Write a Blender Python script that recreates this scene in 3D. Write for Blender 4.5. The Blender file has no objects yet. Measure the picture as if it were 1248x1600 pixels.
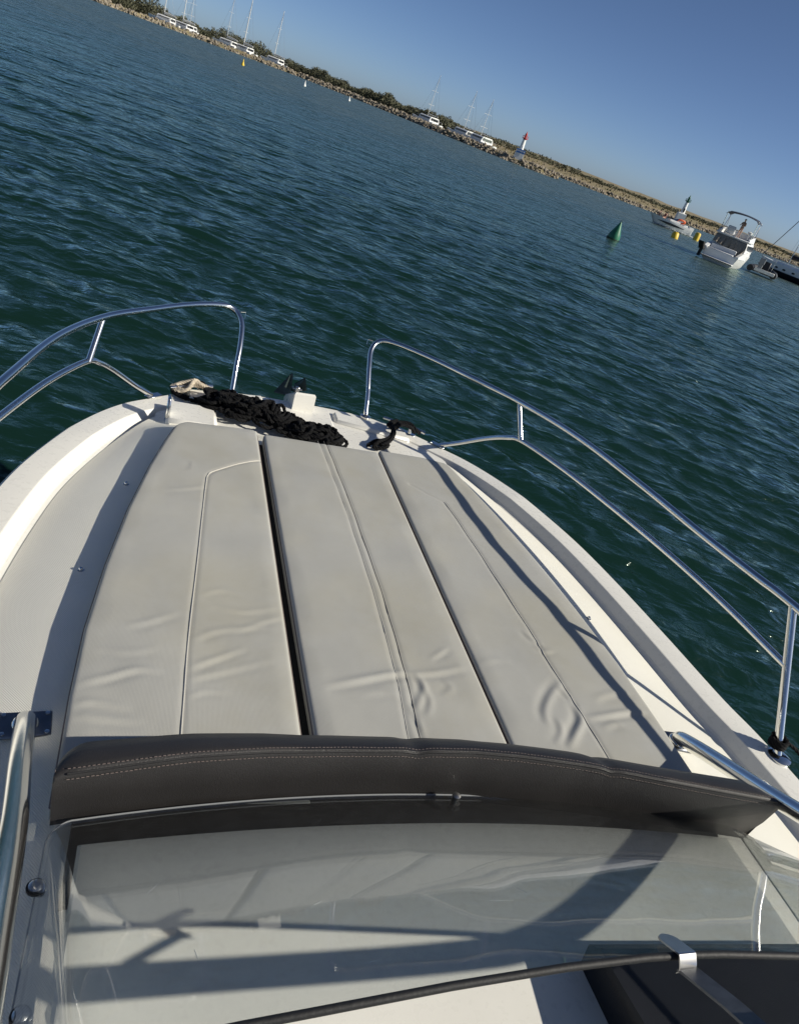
import bpy, math, random
import numpy as np
from mathutils import Matrix, Vector

random.seed(7)
rng = np.random.default_rng(7)
scn = bpy.context.scene
COL = scn.collection
R_ = math.radians

# ------------------------------------------------------------------ camera
# hand-held phone, rolled about 21 degrees, looking down over the bow
PW, PH, FPX = 1248.0, 1600.0, 1138.7
CX, CY = 624.0, 800.0
HA, HB = 0.38, -74.0                       # horizon line in the photograph
CAM = Vector((0, 0, 2.45))                 # 2.45 m above the water


def _cd(x, y):
    return Vector((x - CX, -(y - CY), -FPX))


_up = _cd(1000, HA * 1000 + HB).cross(_cd(0, HB)).normalized()
if _up.y < 0:
    _up = -_up
_fw = _cd(835, HA * 835 + HB).normalized()
_rt = _fw.cross(_up)
CR = Matrix((_rt, _fw, _up))               # camera -> world rotation
camd = bpy.data.cameras.new('camera')
camd.sensor_fit = 'HORIZONTAL'
camd.sensor_width = 36.0
camd.lens = FPX / PW * 36.0
camd.clip_start = 0.02
camd.clip_end = 12000
cam = bpy.data.objects.new('camera', camd)
COL.objects.link(cam)
cam.matrix_world = Matrix.Translation(CAM) @ CR.to_4x4()
scn.camera = cam

# boat frame: x starboard, y forward, z up, z = 0 at the sunpad top
BROT = (Matrix.Rotation(R_(23.43), 3, 'Z') @ Matrix.Rotation(R_(-1.12), 3, 'X')
        @ Matrix.Rotation(R_(-1.77), 3, 'Y'))
X0 = 0.667
BM = Matrix.Translation(CAM + BROT @ Vector((X0, 0, -1.2))) @ BROT.to_4x4()

# ------------------------------------------------------------------ sun, sky
SAZ, SEL = R_(117), R_(29.5)               # in the boat frame
sun_dir = (BROT @ Vector((math.sin(SAZ) * math.cos(SEL), math.cos(SAZ) * math.cos(SEL), math.sin(SEL)))).normalized()
wel = math.asin(sun_dir.z)
waz = math.atan2(sun_dir.x, sun_dir.y)
W = bpy.data.worlds.new('World')
scn.world = W
W.use_nodes = True
nt = W.node_tree
sky = nt.nodes.new('ShaderNodeTexSky')
sky.sky_type = 'NISHITA'
sky.sun_disc = False
sky.sun_elevation = wel
sky.sun_rotation = waz
sky.altitude = 0
sky.air_density = 0.42
sky.dust_density = 0.5
sky.ozone_density = 3.8
bg = nt.nodes['Background']
bg.inputs['Strength'].default_value = 0.081
nt.links.new(sky.outputs[0], bg.inputs[0])
sl = bpy.data.lights.new('sun', 'SUN')
sl.energy = 5.0
sl.angle = R_(0.53)
sl.color = (1.0, 0.94, 0.82)
so = bpy.data.objects.new('sun', sl)
COL.objects.link(so)
so.rotation_euler = (-sun_dir).to_track_quat('-Z', 'Y').to_euler()
so.location = (20, -20, 30)
vs = scn.view_settings
vs.view_transform = 'Standard'
vs.look = 'None'
vs.exposure = 0.22
vs.gamma = 1.0
vs.use_curve_mapping = False


# ------------------------------------------------------------------ photo pixel helpers
def ray(px, py):
    return (CR @ _cd(px, py)).normalized()


def water_pt(px, py, z=0.0):
    r = ray(px, py)
    return CAM + r * ((z - CAM.z) / r.z)


BI = BM.inverted()
CAMB = BI @ CAM


def bz(px, py, z):
    """boat-frame point seen at this photo pixel at boat height z"""
    r = BROT.transposed() @ ray(px, py)
    return CAMB + r * ((z - CAMB.z) / r.z)


# ------------------------------------------------------------------ materials
MATS = {}


def mat(name, col, rough=0.5, metal=0.0, var=0.0, vscale=8.0, bump=0.0, bscale=200.0,
        spec=0.5, coat=0.0, col2=None, detail=4.0, bdist=0.002):
    if name in MATS:
        return MATS[name]
    m = bpy.data.materials.new(name)
    m.use_nodes = True
    n = m.node_tree.nodes
    L = m.node_tree.links
    b = n['Principled BSDF']
    b.inputs['Base Color'].default_value = (*col, 1)
    b.inputs['Roughness'].default_value = rough
    b.inputs['Metallic'].default_value = metal
    b.inputs['Specular IOR Level'].default_value = spec
    b.inputs['Coat Weight'].default_value = coat
    tc = n.new('ShaderNodeTexCoord')
    if var > 0 or col2:
        t = n.new('ShaderNodeTexNoise')
        t.inputs['Scale'].default_value = vscale
        t.inputs['Detail'].default_value = detail
        L.new(tc.outputs['Object'], t.inputs['Vector'])
        r = n.new('ShaderNodeValToRGB')
        r.color_ramp.elements[0].position = 0.3
        r.color_ramp.elements[1].position = 0.7
        c2 = col2 if col2 else tuple(min(1, c * (1 + var)) for c in col)
        c1 = col if col2 else tuple(c * (1 - var) for c in col)
        r.color_ramp.elements[0].color = (*c1, 1)
        r.color_ramp.elements[1].color = (*c2, 1)
        L.new(t.outputs['Fac'], r.inputs['Fac'])
        L.new(r.outputs['Color'], b.inputs['Base Color'])
    if bump > 0:
        t2 = n.new('ShaderNodeTexNoise')
        t2.inputs['Scale'].default_value = bscale
        t2.inputs['Detail'].default_value = 3
        L.new(tc.outputs['Object'], t2.inputs['Vector'])
        bp = n.new('ShaderNodeBump')
        bp.inputs['Strength'].default_value = bump
        bp.inputs['Distance'].default_value = bdist
        L.new(t2.outputs['Fac'], bp.inputs['Height'])
        L.new(bp.outputs['Normal'], b.inputs['Normal'])
    MATS[name] = m
    return m


def mat_gelcoat(name, col):
    """painted fibreglass: faint dirt, tiny scuffs"""
    m = mat(name, col, 0.28, var=0.035, vscale=5.0, coat=0.15)
    n = m.node_tree.nodes
    L = m.node_tree.links
    b = n['Principled BSDF']
    tc = n.new('ShaderNodeTexCoord')
    t = n.new('ShaderNodeTexNoise')
    t.inputs['Scale'].default_value = 60
    t.inputs['Detail'].default_value = 6
    L.new(tc.outputs['Object'], t.inputs['Vector'])
    mr = n.new('ShaderNodeMapRange')
    mr.inputs[1].default_value = 0.35
    mr.inputs[2].default_value = 0.7
    mr.inputs[3].default_value = 0.22
    mr.inputs[4].default_value = 0.5
    L.new(t.outputs['Fac'], mr.inputs[0])
    L.new(mr.outputs[0], b.inputs['Roughness'])
    # dust specks
    v = n.new('ShaderNodeTexNoise')
    v.inputs['Scale'].default_value = 130
    v.inputs['Detail'].default_value = 2
    L.new(tc.outputs['Object'], v.inputs['Vector'])
    r = n.new('ShaderNodeValToRGB')
    r.color_ramp.elements[0].position = 0.74
    r.color_ramp.elements[0].color = (1, 1, 1, 1)
    r.color_ramp.elements[1].position = 0.80
    r.color_ramp.elements[1].color = (0.96, 0.95, 0.93, 1)
    L.new(v.outputs['Fac'], r.inputs['Fac'])
    mx = n.new('ShaderNodeMix')
    mx.data_type = 'RGBA'
    mx.blend_type = 'MULTIPLY'
    mx.inputs[0].default_value = 1.0
    src = b.inputs['Base Color'].links[0].from_socket
    L.new(src, mx.inputs[6])
    L.new(r.outputs['Color'], mx.inputs[7])
    L.new(mx.outputs[2], b.inputs['Base Color'])
    return m


def mat_nonskid(name, col):
    """moulded diamond anti-slip pattern"""
    m = mat(name, col, 0.5, var=0.05, vscale=3.0)
    n = m.node_tree.nodes
    L = m.node_tree.links
    b = n['Principled BSDF']
    tc = n.new('ShaderNodeTexCoord')
    hs = []
    for ang in (52, 52):
        mp = n.new('ShaderNodeMapping')
        mp.inputs['Rotation'].default_value = (0, 0, R_(ang))
        L.new(tc.outputs['Object'], mp.inputs['Vector'])
        w = n.new('ShaderNodeTexWave')
        w.wave_type = 'BANDS'
        w.bands_direction = 'Y'
        w.inputs['Scale'].default_value = 84
        w.inputs['Distortion'].default_value = 0.0
        L.new(mp.outputs[0], w.inputs['Vector'])
        hs.append(w)
    mm = n.new('ShaderNodeMath')
    mm.operation = 'MAXIMUM'
    L.new(hs[0].outputs['Fac'], mm.inputs[0])
    L.new(hs[1].outputs['Fac'], mm.inputs[1])
    bp = n.new('ShaderNodeBump')
    bp.inputs['Strength'].default_value = 0.55
    bp.inputs['Distance'].default_value = 0.0012
    L.new(mm.outputs[0], bp.inputs['Height'])
    L.new(bp.outputs['Normal'], b.inputs['Normal'])
    return m


def mat_vinyl(name, col, stain=True):
    """weathered woven vinyl upholstery"""
    m = mat(name, col, 0.55, var=0.06, vscale=4.0, spec=0.35)
    n = m.node_tree.nodes
    L = m.node_tree.links
    b = n['Principled BSDF']
    tc = n.new('ShaderNodeTexCoord')
    ws = []
    for d in ('X', 'Y'):
        w = n.new('ShaderNodeTexWave')
        w.bands_direction = d
        w.inputs['Scale'].default_value = 120
        L.new(tc.outputs['Object'], w.inputs['Vector'])
        ws.append(w)
    mm = n.new('ShaderNodeMath')
    mm.operation = 'MULTIPLY'
    L.new(ws[0].outputs['Fac'], mm.inputs[0])
    L.new(ws[1].outputs['Fac'], mm.inputs[1])
    bp = n.new('ShaderNodeBump')
    bp.inputs['Strength'].default_value = 0.3
    bp.inputs['Distance'].default_value = 0.0008
    L.new(mm.outputs[0], bp.inputs['Height'])
    t = n.new('ShaderNodeTexNoise')
    t.inputs['Scale'].default_value = 14
    t.inputs['Detail'].default_value = 3
    L.new(tc.outputs['Object'], t.inputs['Vector'])
    bp2 = n.new('ShaderNodeBump')
    bp2.inputs['Strength'].default_value = 0.18
    bp2.inputs['Distance'].default_value = 0.006
    L.new(t.outputs['Fac'], bp2.inputs['Height'])
    L.new(bp.outputs['Normal'], bp2.inputs['Normal'])
    L.new(bp2.outputs['Normal'], b.inputs['Normal'])
    if stain:
        t2 = n.new('ShaderNodeTexNoise')
        t2.inputs['Scale'].default_value = 2.2
        t2.inputs['Detail'].default_value = 5
        t2.inputs['Roughness'].default_value = 0.6
        L.new(tc.outputs['Object'], t2.inputs['Vector'])
        r = n.new('ShaderNodeValToRGB')
        r.color_ramp.elements[0].position = 0.42
        r.color_ramp.elements[0].color = (1, 1, 1, 1)
        r.color_ramp.elements[1].position = 0.72
        r.color_ramp.elements[1].color = (0.92, 0.89, 0.80, 1)
        L.new(t2.outputs['Fac'], r.inputs['Fac'])
        mx = n.new('ShaderNodeMix')
        mx.data_type = 'RGBA'
        mx.blend_type = 'MULTIPLY'
        mx.inputs[0].default_value = 1.0
        L.new(b.inputs['Base Color'].links[0].from_socket, mx.inputs[6])
        L.new(r.outputs['Color'], mx.inputs[7])
        L.new(mx.outputs[2], b.inputs['Base Color'])
    return m


def mat_glass(name, tint, haze=0.0):
    """acrylic screen: tinted see-through plus mirror reflection by angle"""
    m = bpy.data.materials.new(name)
    m.use_nodes = True
    n = m.node_tree.nodes
    L = m.node_tree.links
    n.remove(n['Principled BSDF'])
    out = n['Material Output']
    tr = n.new('ShaderNodeBsdfTransparent')
    tr.inputs['Color'].default_value = (*tint, 1)
    gl = n.new('ShaderNodeBsdfGlossy')
    gl.inputs['Roughness'].default_value = 0.02
    gl.inputs['Color'].default_value = (1, 1, 1, 1)
    lw = n.new('ShaderNodeLayerWeight')
    lw.inputs['Blend'].default_value = 0.5
    pw = n.new('ShaderNodeMath')
    pw.operation = 'POWER'
    pw.inputs[1].default_value = 5.0
    L.new(lw.outputs['Facing'], pw.inputs[0])
    fr = n.new('ShaderNodeMath')
    fr.operation = 'MULTIPLY_ADD'
    fr.inputs[1].default_value = 0.95
    fr.inputs[2].default_value = 0.05
    L.new(pw.outputs[0], fr.inputs[0])
    tc = n.new('ShaderNodeTexCoord')
    nz = n.new('ShaderNodeTexNoise')
    nz.inputs['Scale'].default_value = 3.5
    nz.inputs['Detail'].default_value = 1
    L.new(tc.outputs['Object'], nz.inputs['Vector'])
    bp = n.new('ShaderNodeBump')
    bp.inputs['Strength'].default_value = 0.25
    bp.inputs['Distance'].default_value = 0.01
    L.new(nz.outputs['Fac'], bp.inputs['Height'])
    L.new(bp.outputs['Normal'], gl.inputs['Normal'])
    mx = n.new('ShaderNodeMixShader')
    L.new(fr.outputs[0], mx.inputs[0])
    L.new(tr.outputs[0], mx.inputs[1])
    L.new(gl.outputs[0], mx.inputs[2])
    # fine scratches and dried salt as a thin diffuse film
    df = n.new('ShaderNodeBsdfDiffuse')
    df.inputs['Color'].default_value = (0.8, 0.8, 0.78, 1)
    v = n.new('ShaderNodeTexNoise')
    v.inputs['Scale'].default_value = 40
    v.inputs['Detail'].default_value = 8
    L.new(tc.outputs['Object'], v.inputs['Vector'])
    mr = n.new('ShaderNodeMapRange')
    mr.inputs[1].default_value = 0.45
    mr.inputs[2].default_value = 0.8
    mr.inputs[3].default_value = haze * 0.5
    mr.inputs[4].default_value = haze * 2.5
    L.new(v.outputs['Fac'], mr.inputs[0])
    mx2 = n.new('ShaderNodeMixShader')
    L.new(mr.outputs[0], mx2.inputs[0])
    L.new(mx.outputs[0], mx2.inputs[1])
    L.new(df.outputs[0], mx2.inputs[2])
    L.new(mx2.outputs[0], out.inputs['Surface'])
    MATS[name] = m
    return m


GEL = mat_gelcoat('white_gelcoat', (0.75, 0.735, 0.675))
NSK = mat_nonskid('nonskid_deck', (0.80, 0.78, 0.69))
VIN = mat_vinyl('grey_vinyl', (0.405, 0.402, 0.372))
PIPE = mat('piping_vinyl', (0.50, 0.48, 0.43), 0.5)
DKV = mat('dark_vinyl', (0.0225, 0.0210, 0.0210), 0.5, var=0.12, vscale=6, bump=0.5, bscale=420, bdist=0.0015)
THREAD = mat('pale_thread', (0.14, 0.11, 0.10), 0.8)
STEEL = mat('stainless_steel', (0.72, 0.72, 0.70), 0.13, 1.0, var=0.04, vscale=14, bump=0.05, bscale=40)
STEELB = mat('brushed_steel', (0.45, 0.45, 0.45), 0.3, 1.0, var=0.08, vscale=30)
BLACK = mat('black_rubber', (0.008, 0.008, 0.009), 0.65, bump=0.3, bscale=150)
POD = mat('black_dash_plastic', (0.006, 0.007, 0.010), 0.45, var=0.2, vscale=25, bump=0.3, bscale=500)
ROPEB = mat('black_rope', (0.004, 0.004, 0.0045), 0.85, var=0.25, vscale=120, spec=.2)
ROPEW = mat('cream_rope', (0.46, 0.40, 0.31), 0.85, var=0.25, vscale=90)
GALV = mat('anchor_steel', (0.045, 0.065, 0.065), 0.45, 0.5, var=0.25, vscale=20)
GLASS = mat_glass('acrylic_screen', (0.84, 0.855, 0.855), 0.010)
DARKGAP = mat('near_black_base', (0.012, 0.012, 0.013), 0.9)


# ------------------------------------------------------------------ mesh helpers
class MB:
    def __init__(self):
        self.v = []
        self.f = []

    def add(self, vs_, fs):
        o = len(self.v)
        self.v += [tuple(p) for p in vs_]
        self.f += [tuple(i + o for i in f) for f in fs]
        return self

    def box(self, c, s, rz=0.0, M=None, bev=0.0):
        hx, hy, hz = s[0] / 2, s[1] / 2, s[2] / 2
        if bev > 0:
            b = min(bev, hx * .9, hy * .9, hz * .9)
            P = []
            for sx in (-1, 1):
                for sy in (-1, 1):
                    for sz in (-1, 1):
                        P += [(sx * (hx - b), sy * (hy - b), sz * hz), (sx * (hx - b), sy * hy, sz * (hz - b)), (sx * hx, sy * (hy - b), sz * (hz - b))]
            vsx, fs = hull(P)
        else:
            vsx = [(sx * hx, sy * hy, sz * hz) for sx in (-1, 1) for sy in (-1, 1) for sz in (-1, 1)]
            fs = [(0, 1, 3, 2), (4, 6, 7, 5), (0, 4, 5, 1), (2, 3, 7, 6), (0, 2, 6, 4), (1, 5, 7, 3)]
        ca, sa = math.cos(rz), math.sin(rz)
        out = []
        for x, y, z in vsx:
            q = Vector((x * ca - y * sa + c[0], x * sa + y * ca + c[1], z + c[2])) if M is None else M @ Vector((x, y, z)) + Vector(c)
            out.append(q)
        return self.add(out, fs)

    def tube(self, pts, r, n=12, cap=True, radii=None):
        P = [Vector(p) for p in pts]
        t0 = (P[1] - P[0]).normalized()
        ref = Vector((0, 0, 1)) if abs(t0.z) < .9 else Vector((1, 0, 0))
        nrm = (ref - t0 * ref.dot(t0)).normalized()
        vs_ = []
        for i, p in enumerate(P):
            a = P[max(0, i - 1)]
            b = P[min(len(P) - 1, i + 1)]
            t = (b - a)
            if t.length < 1e-9:
                t = t0
            t = t.normalized()
            nrm = (nrm - t * nrm.dot(t))
            nrm = nrm.normalized() if nrm.length > 1e-6 else t.orthogonal().normalized()
            bn = t.cross(nrm)
            rr = radii[i] if radii else r
            for k in range(n):
                an = 2 * math.pi * k / n
                vs_.append(p + (nrm * math.cos(an) + bn * math.sin(an)) * rr)
        fs = []
        for i in range(len(P) - 1):
            for k in range(n):
                k2 = (k + 1) % n
                fs.append((i * n + k, i * n + k2, (i + 1) * n + k2, (i + 1) * n + k))
        if cap:
            fs.append(tuple(reversed(range(n))))
            o = (len(P) - 1) * n
            fs.append(tuple(o + k for k in range(n)))
        return self.add(vs_, fs)

    def lathe(self, prof, n=20, c=(0, 0, 0), cap=True):
        vs_ = []
        for r, z in prof:
            for k in range(n):
                a = 2 * math.pi * k / n
                vs_.append((c[0] + r * math.cos(a), c[1] + r * math.sin(a), c[2] + z))
        fs = []
        for i in range(len(prof) - 1):
            for k in range(n):
                k2 = (k + 1) % n
                fs.append((i * n + k, i * n + k2, (i + 1) * n + k2, (i + 1) * n + k))
        if cap:
            fs.append(tuple(reversed(range(n))))
            o = (len(prof) - 1) * n
            fs.append(tuple(o + k for k in range(n)))
        return self.add(vs_, fs)

    def loft(self, secs, closed=True, caps=True):
        n = len(secs[0])
        vs_ = [p for s in secs for p in s]
        fs = []
        m = n if closed else n - 1
        for i in range(len(secs) - 1):
            for k in range(m):
                k2 = (k + 1) % n
                fs.append((i * n + k, i * n + k2, (i + 1) * n + k2, (i + 1) * n + k))
        if caps and closed:
            fs.append(tuple(reversed(range(n))))
            o = (len(secs) - 1) * n
            fs.append(tuple(o + k for k in range(n)))
        return self.add(vs_, fs)

    def prism(self, poly, z0, z1):
        n = len(poly)
        vs_ = [(x, y, z0) for x, y in poly] + [(x, y, z1) for x, y in poly]
        fs = [tuple(reversed(range(n))), tuple(range(n, 2 * n))]
        for k in range(n):
            k2 = (k + 1) % n
            fs.append((k, k2, n + k2, n + k))
        return self.add(vs_, fs)


def hull(P):
    import bmesh
    bm = bmesh.new()
    for p in P:
        bm.verts.new(p)
    r = bmesh.ops.convex_hull(bm, input=bm.verts)
    bm.verts.ensure_lookup_table()
    bm.verts.index_update()
    vsx = [v.co.copy() for v in bm.verts]
    fs = [tuple(v.index for v in f.verts) for f in bm.faces]
    bm.free()
    return vsx, fs


def build(name, mb, m, parent=None, base=None, boat=False, smooth=True, sharp=40, fixn=True):
    """mb in boat or world coordinates. base: origin of the object. child objects keep parent's frame"""
    me = bpy.data.meshes.new(name)
    off = Vector(base) if base is not None else Vector((0, 0, 0))
    vsx = [(p[0] - off.x, p[1] - off.y, p[2] - off.z) for p in mb.v]
    me.from_pydata(vsx, [], mb.f)
    if fixn:
        import bmesh
        bm = bmesh.new()
        bm.from_mesh(me)
        bmesh.ops.recalc_face_normals(bm, faces=bm.faces)
        bm.to_mesh(me)
        bm.free()
    me.update()
    if smooth:
        me.shade_smooth()
        if sharp:
            try:
                me.set_sharp_from_angle(angle=R_(sharp))
            except Exception:
                pass
    if m is not None:
        me.materials.append(m)
    o = bpy.data.objects.new(name, me)
    COL.objects.link(o)
    if parent is not None:
        o.parent = parent
        o.location = off
    elif boat:
        o.matrix_world = BM @ Matrix.Translation(off)
    else:
        o.location = off
    return o


def empty(name, loc=(0, 0, 0), boat=False, rz=0.0, label=None, cat=None, group=None):
    o = bpy.data.objects.new(name, None)
    COL.objects.link(o)
    o.empty_display_size = 0.1
    if boat:
        o.matrix_world = BM @ Matrix.Translation(Vector(loc))
    else:
        o.location = loc
        o.rotation_euler = (0, 0, rz)
    if label:
        tag(o, label, cat, group)
    return o


def tag(o, label, cat, group=None, kind=None):
    if label:
        o['label'] = label
    if cat:
        o['category'] = cat
    if group:
        o['group'] = group
    if kind:
        o['kind'] = kind
    return o


def spline(pts, n=12, closed=False):
    """Catmull-Rom through pts"""
    P = [Vector(p) for p in pts]
    out = []
    m = len(P)
    seg = m if closed else m - 1
    for i in range(seg):
        if closed:
            p0, p1, p2, p3 = P[(i - 1) % m], P[i], P[(i + 1) % m], P[(i + 2) % m]
        else:
            p1, p2 = P[i], P[i + 1]
            p0 = P[i - 1] if i > 0 else p1 * 2 - p2
            p3 = P[i + 2] if i + 2 < m else p2 * 2 - p1
        for k in range(n):
            t = k / n
            out.append(0.5 * ((2 * p1) + (p2 - p0) * t + (2 * p0 - 5 * p1 + 4 * p2 - p3) * t * t + (3 * p1 - p0 - 3 * p2 + p3) * t ** 3))
    if not closed:
        out.append(P[-1])
    return out


def resample(pts, step):
    P = [Vector(p) for p in pts]
    d = [0.0]
    for i in range(1, len(P)):
        d.append(d[-1] + (P[i] - P[i - 1]).length)
    n = max(2, int(d[-1] / step))
    out = []
    j = 0
    for k in range(n + 1):
        s = d[-1] * k / n
        while j < len(P) - 2 and d[j + 1] < s:
            j += 1
        t = (s - d[j]) / max(1e-9, d[j + 1] - d[j])
        out.append(P[j].lerp(P[j + 1], t))
    return out


def rope(mb, pts, r=0.008, pitch=0.045, step=0.006, strands=3, n=6):
    """laid rope: three strands twisted round a path"""
    P = resample(pts, step)
    T0 = (P[1] - P[0]).normalized()
    nrm = T0.orthogonal().normalized()
    fr = []
    for i, p in enumerate(P):
        t = (P[min(i + 1, len(P) - 1)] - P[max(i - 1, 0)])
        t = t.normalized() if t.length > 1e-9 else T0
        nrm = (nrm - t * nrm.dot(t))
        nrm = nrm.normalized() if nrm.length > 1e-6 else t.orthogonal().normalized()
        fr.append((p, nrm.copy(), t.cross(nrm)))
    for s in range(strands):
        path = []
        for i, (p, a, b) in enumerate(fr):
            an = 2 * math.pi * (i * step / pitch + s / strands)
            path.append(p + (a * math.cos(an) + b * math.sin(an)) * r * 0.44)
        mb.tube(path, r * 0.60, n)


# ================================================================== WATER
def make_water():
    # polar sheet round the camera; fine where the camera looks, coarse elsewhere
    az = np.concatenate([np.arange(-62, 48, 0.2), np.arange(48, 298.1, 5.0)[:-0 or None]])
    az = np.unique(np.round(az, 4))
    az = az[az < 298]
    rr = np.concatenate([np.geomspace(0.9, 420, 1000), np.geomspace(440, 6000, 24)])
    A, Rr = np.meshgrid(np.radians(az), rr)
    X = Rr * np.sin(A)
    Y = Rr * np.cos(A)
    cell = np.maximum(Rr * 0.0062, Rr * math.radians(0.2))
    Z = np.zeros_like(X)
    DX = np.zeros_like(X)
    DY = np.zeros_like(X)
    r2 = np.random.default_rng(3)
    lam = np.concatenate([np.geomspace(0.09, 1.9, 100), np.geomspace(2.9, 7.0, 8)])
    wind = R_(196)
    gust = 0.85 + 0.14 * np.sin(X * .11 + Y * .05 + 1.3) * np.sin(Y * .083 - X * .04) + 0.08 * np.sin(X * .31 - Y * .23)
    for l in lam:
        th = wind + r2.normal(0, 0.44)
        k = 2 * math.pi / l
        amp = 0.0112 * l if l < .36 else 0.0112 * .36 * (l / .36) ** -.05
        if .8 < l <= 2.8:
            amp *= .8
        if l > 2.8:
            amp = .008
        amp *= r2.uniform(.6, 1.3) * 0.72
        ph = r2.uniform(0, 6.28)
        fade = np.clip((l / cell - 2.2) / 3.0, 0, 1)
        arg = k * (X * math.sin(th) + Y * math.cos(th)) + ph
        g = amp * fade * gust
        Z += g * np.cos(arg)
        s = np.sin(arg) * g * 0.5
        DX -= s * math.sin(th)
        DY -= s * math.cos(th)
    far = np.clip((900 - Rr) / 500, 0, 1)
    Z *= far
    # fine the wedge outside the view stays calm
    deg = np.degrees(A)
    side = np.clip((48 - deg) / 6, 0, 1) * np.clip((deg + 62) / 6, 0, 1)
    Z *= side
    X = X + DX * side * far
    Y = Y + DY * side * far
    nr, na = X.shape
    V = np.stack([X, Y, Z], -1).reshape(-1, 3)
    V = np.vstack([V, [[0, 0, 0]]])
    i = np.arange(nr - 1)[:, None] * na + np.arange(na)[None, :]
    j = np.arange(nr - 1)[:, None] * na + (np.arange(na)[None, :] + 1) % na
    F = np.stack([i, i + na, j + na, j], -1).reshape(-1, 4)
    me = bpy.data.meshes.new('sea')
    me.vertices.add(len(V))
    me.vertices.foreach_set('co', V.astype(np.float32).ravel())
    cap = np.stack([np.arange(na), (np.arange(na) + 1) % na, np.full(na, len(V) - 1)], -1)
    nl = F.size + cap.size
    me.loops.add(nl)
    me.loops.foreach_set('vertex_index', np.concatenate([F.ravel(), cap.ravel()]).astype(np.int32))
    me.polygons.add(len(F) + len(cap))
    st = np.concatenate([np.arange(len(F)) * 4, len(F) * 4 + np.arange(len(cap)) * 3])
    me.polygons.foreach_set('loop_start', st.astype(np.int32))
    me.update(calc_edges=True)
    me.validate()
    me.shade_smooth()
    if me.polygons[1000].normal.z < 0:
        me.flip_normals()
    m = bpy.data.materials.new('sea_water')
    m.use_nodes = True
    n = m.node_tree.nodes
    L = m.node_tree.links
    # light scattered back out of the turbid water does not follow the ripples; only the mirror reflection does
    n.remove(n['Principled BSDF'])
    b = n.new('ShaderNodeBsdfGlossy')
    b.inputs['Color'].default_value = (0.80, 0.94, 0.86, 1)
    df = n.new('ShaderNodeBsdfDiffuse')
    df.inputs['Color'].default_value = (0.0060, 0.0228, 0.0174, 1)
    upn = n.new('ShaderNodeCombineXYZ')
    upn.inputs[2].default_value = 1.0
    L.new(upn.outputs[0], df.inputs['Normal'])
    frn = n.new('ShaderNodeFresnel')
    frn.inputs['IOR'].default_value = 1.31
    mxs = n.new('ShaderNodeMixShader')
    L.new(frn.outputs[0], mxs.inputs[0])
    L.new(df.outputs[0], mxs.inputs[1])
    L.new(b.outputs[0], mxs.inputs[2])
    L.new(mxs.outputs[0], n['Material Output'].inputs['Surface'])
    tc = n.new('ShaderNodeTexCoord')
    # open water is more wind-ruffled than the patch in the lee of the boat
    ln = n.new('ShaderNodeVectorMath')
    ln.operation = 'LENGTH'
    L.new(tc.outputs['Object'], ln.inputs[0])
    mr = n.new('ShaderNodeMapRange')
    mr.inputs[1].default_value = 6.0
    mr.inputs[2].default_value = 90.0
    mr.inputs[3].default_value = 0.13
    mr.inputs[4].default_value = 0.33
    L.new(ln.outputs['Value'], mr.inputs[0])
    # gust streaks
    mpg = n.new('ShaderNodeMapping')
    mpg.inputs['Rotation'].default_value = (0, 0, R_(-14))
    mpg.inputs['Scale'].default_value = (0.22, 0.5, 0.3)
    L.new(tc.outputs['Object'], mpg.inputs['Vector'])
    gn = n.new('ShaderNodeTexNoise')
    gn.inputs['Scale'].default_value = 1.0
    gn.inputs['Detail'].default_value = 6.0
    gn.inputs['Roughness'].default_value = 0.7
    L.new(mpg.outputs[0], gn.inputs['Vector'])
    gr_ = n.new('ShaderNodeMapRange')
    gr_.inputs[1].default_value = 0.3
    gr_.inputs[2].default_value = 0.7
    gr_.inputs[3].default_value = 0.55
    gr_.inputs[4].default_value = 1.35
    L.new(gn.outputs['Fac'], gr_.inputs[0])
    gm = n.new('ShaderNodeMath')
    gm.operation = 'MULTIPLY'
    L.new(mr.outputs[0], gm.inputs[0])
    L.new(gr_.outputs[0], gm.inputs[1])
    L.new(gm.outputs[0], b.inputs['Roughness'])
    prev = None
    for sc, st_, dist, stretch in ((0.6, 0.75, 0.6, 1.2), (2.2, 0.8, 0.15, 1.4), (7.5, 0.7, 0.036, 1.7), (20.0, 0.6, 0.011, 1.7)):
        mp = n.new('ShaderNodeMapping')
        mp.inputs['Rotation'].default_value = (0, 0, R_(-14))
        mp.inputs['Scale'].default_value = (sc / stretch, sc, sc)
        L.new(tc.outputs['Object'], mp.inputs['Vector'])
        t = n.new('ShaderNodeTexNoise')
        t.inputs['Scale'].default_value = 1.0
        t.inputs['Detail'].default_value = 3.0
        t.inputs['Distortion'].default_value = 0.6
        L.new(mp.outputs[0], t.inputs['Vector'])
        bp = n.new('ShaderNodeBump')
        bp.inputs['Strength'].default_value = st_
        bp.inputs['Distance'].default_value = dist
        L.new(t.outputs['Fac'], bp.inputs['Height'])
        if prev:
            L.new(prev.outputs['Normal'], bp.inputs['Normal'])
        prev = bp
    L.new(prev.outputs['Normal'], b.inputs['Normal'])
    L.new(prev.outputs['Normal'], frn.inputs['Normal'])
    me.materials.append(m)
    o = bpy.data.objects.new('sea', me)
    COL.objects.link(o)
    tag(o, 'rippled dark green sea around the boat', None, kind='structure')
    return o


make_water()

# ================================================================== SHORE
LEFT = [(-330, 60), (-240, 110), (-170, 150), (-113, 199), (-98.5, 224), (-72, 236), (-52, 222), (-34, 203), (-17, 176), (-5, 161), (2, 159), (6, 163)]
RIGHT = [(-34, 214), (-14, 206), (1, 203), (12, 203), (23.6, 204), (38.8, 210), (52, 216), (82, 232), (130, 240), (220, 220), (340, 170)]


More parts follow.
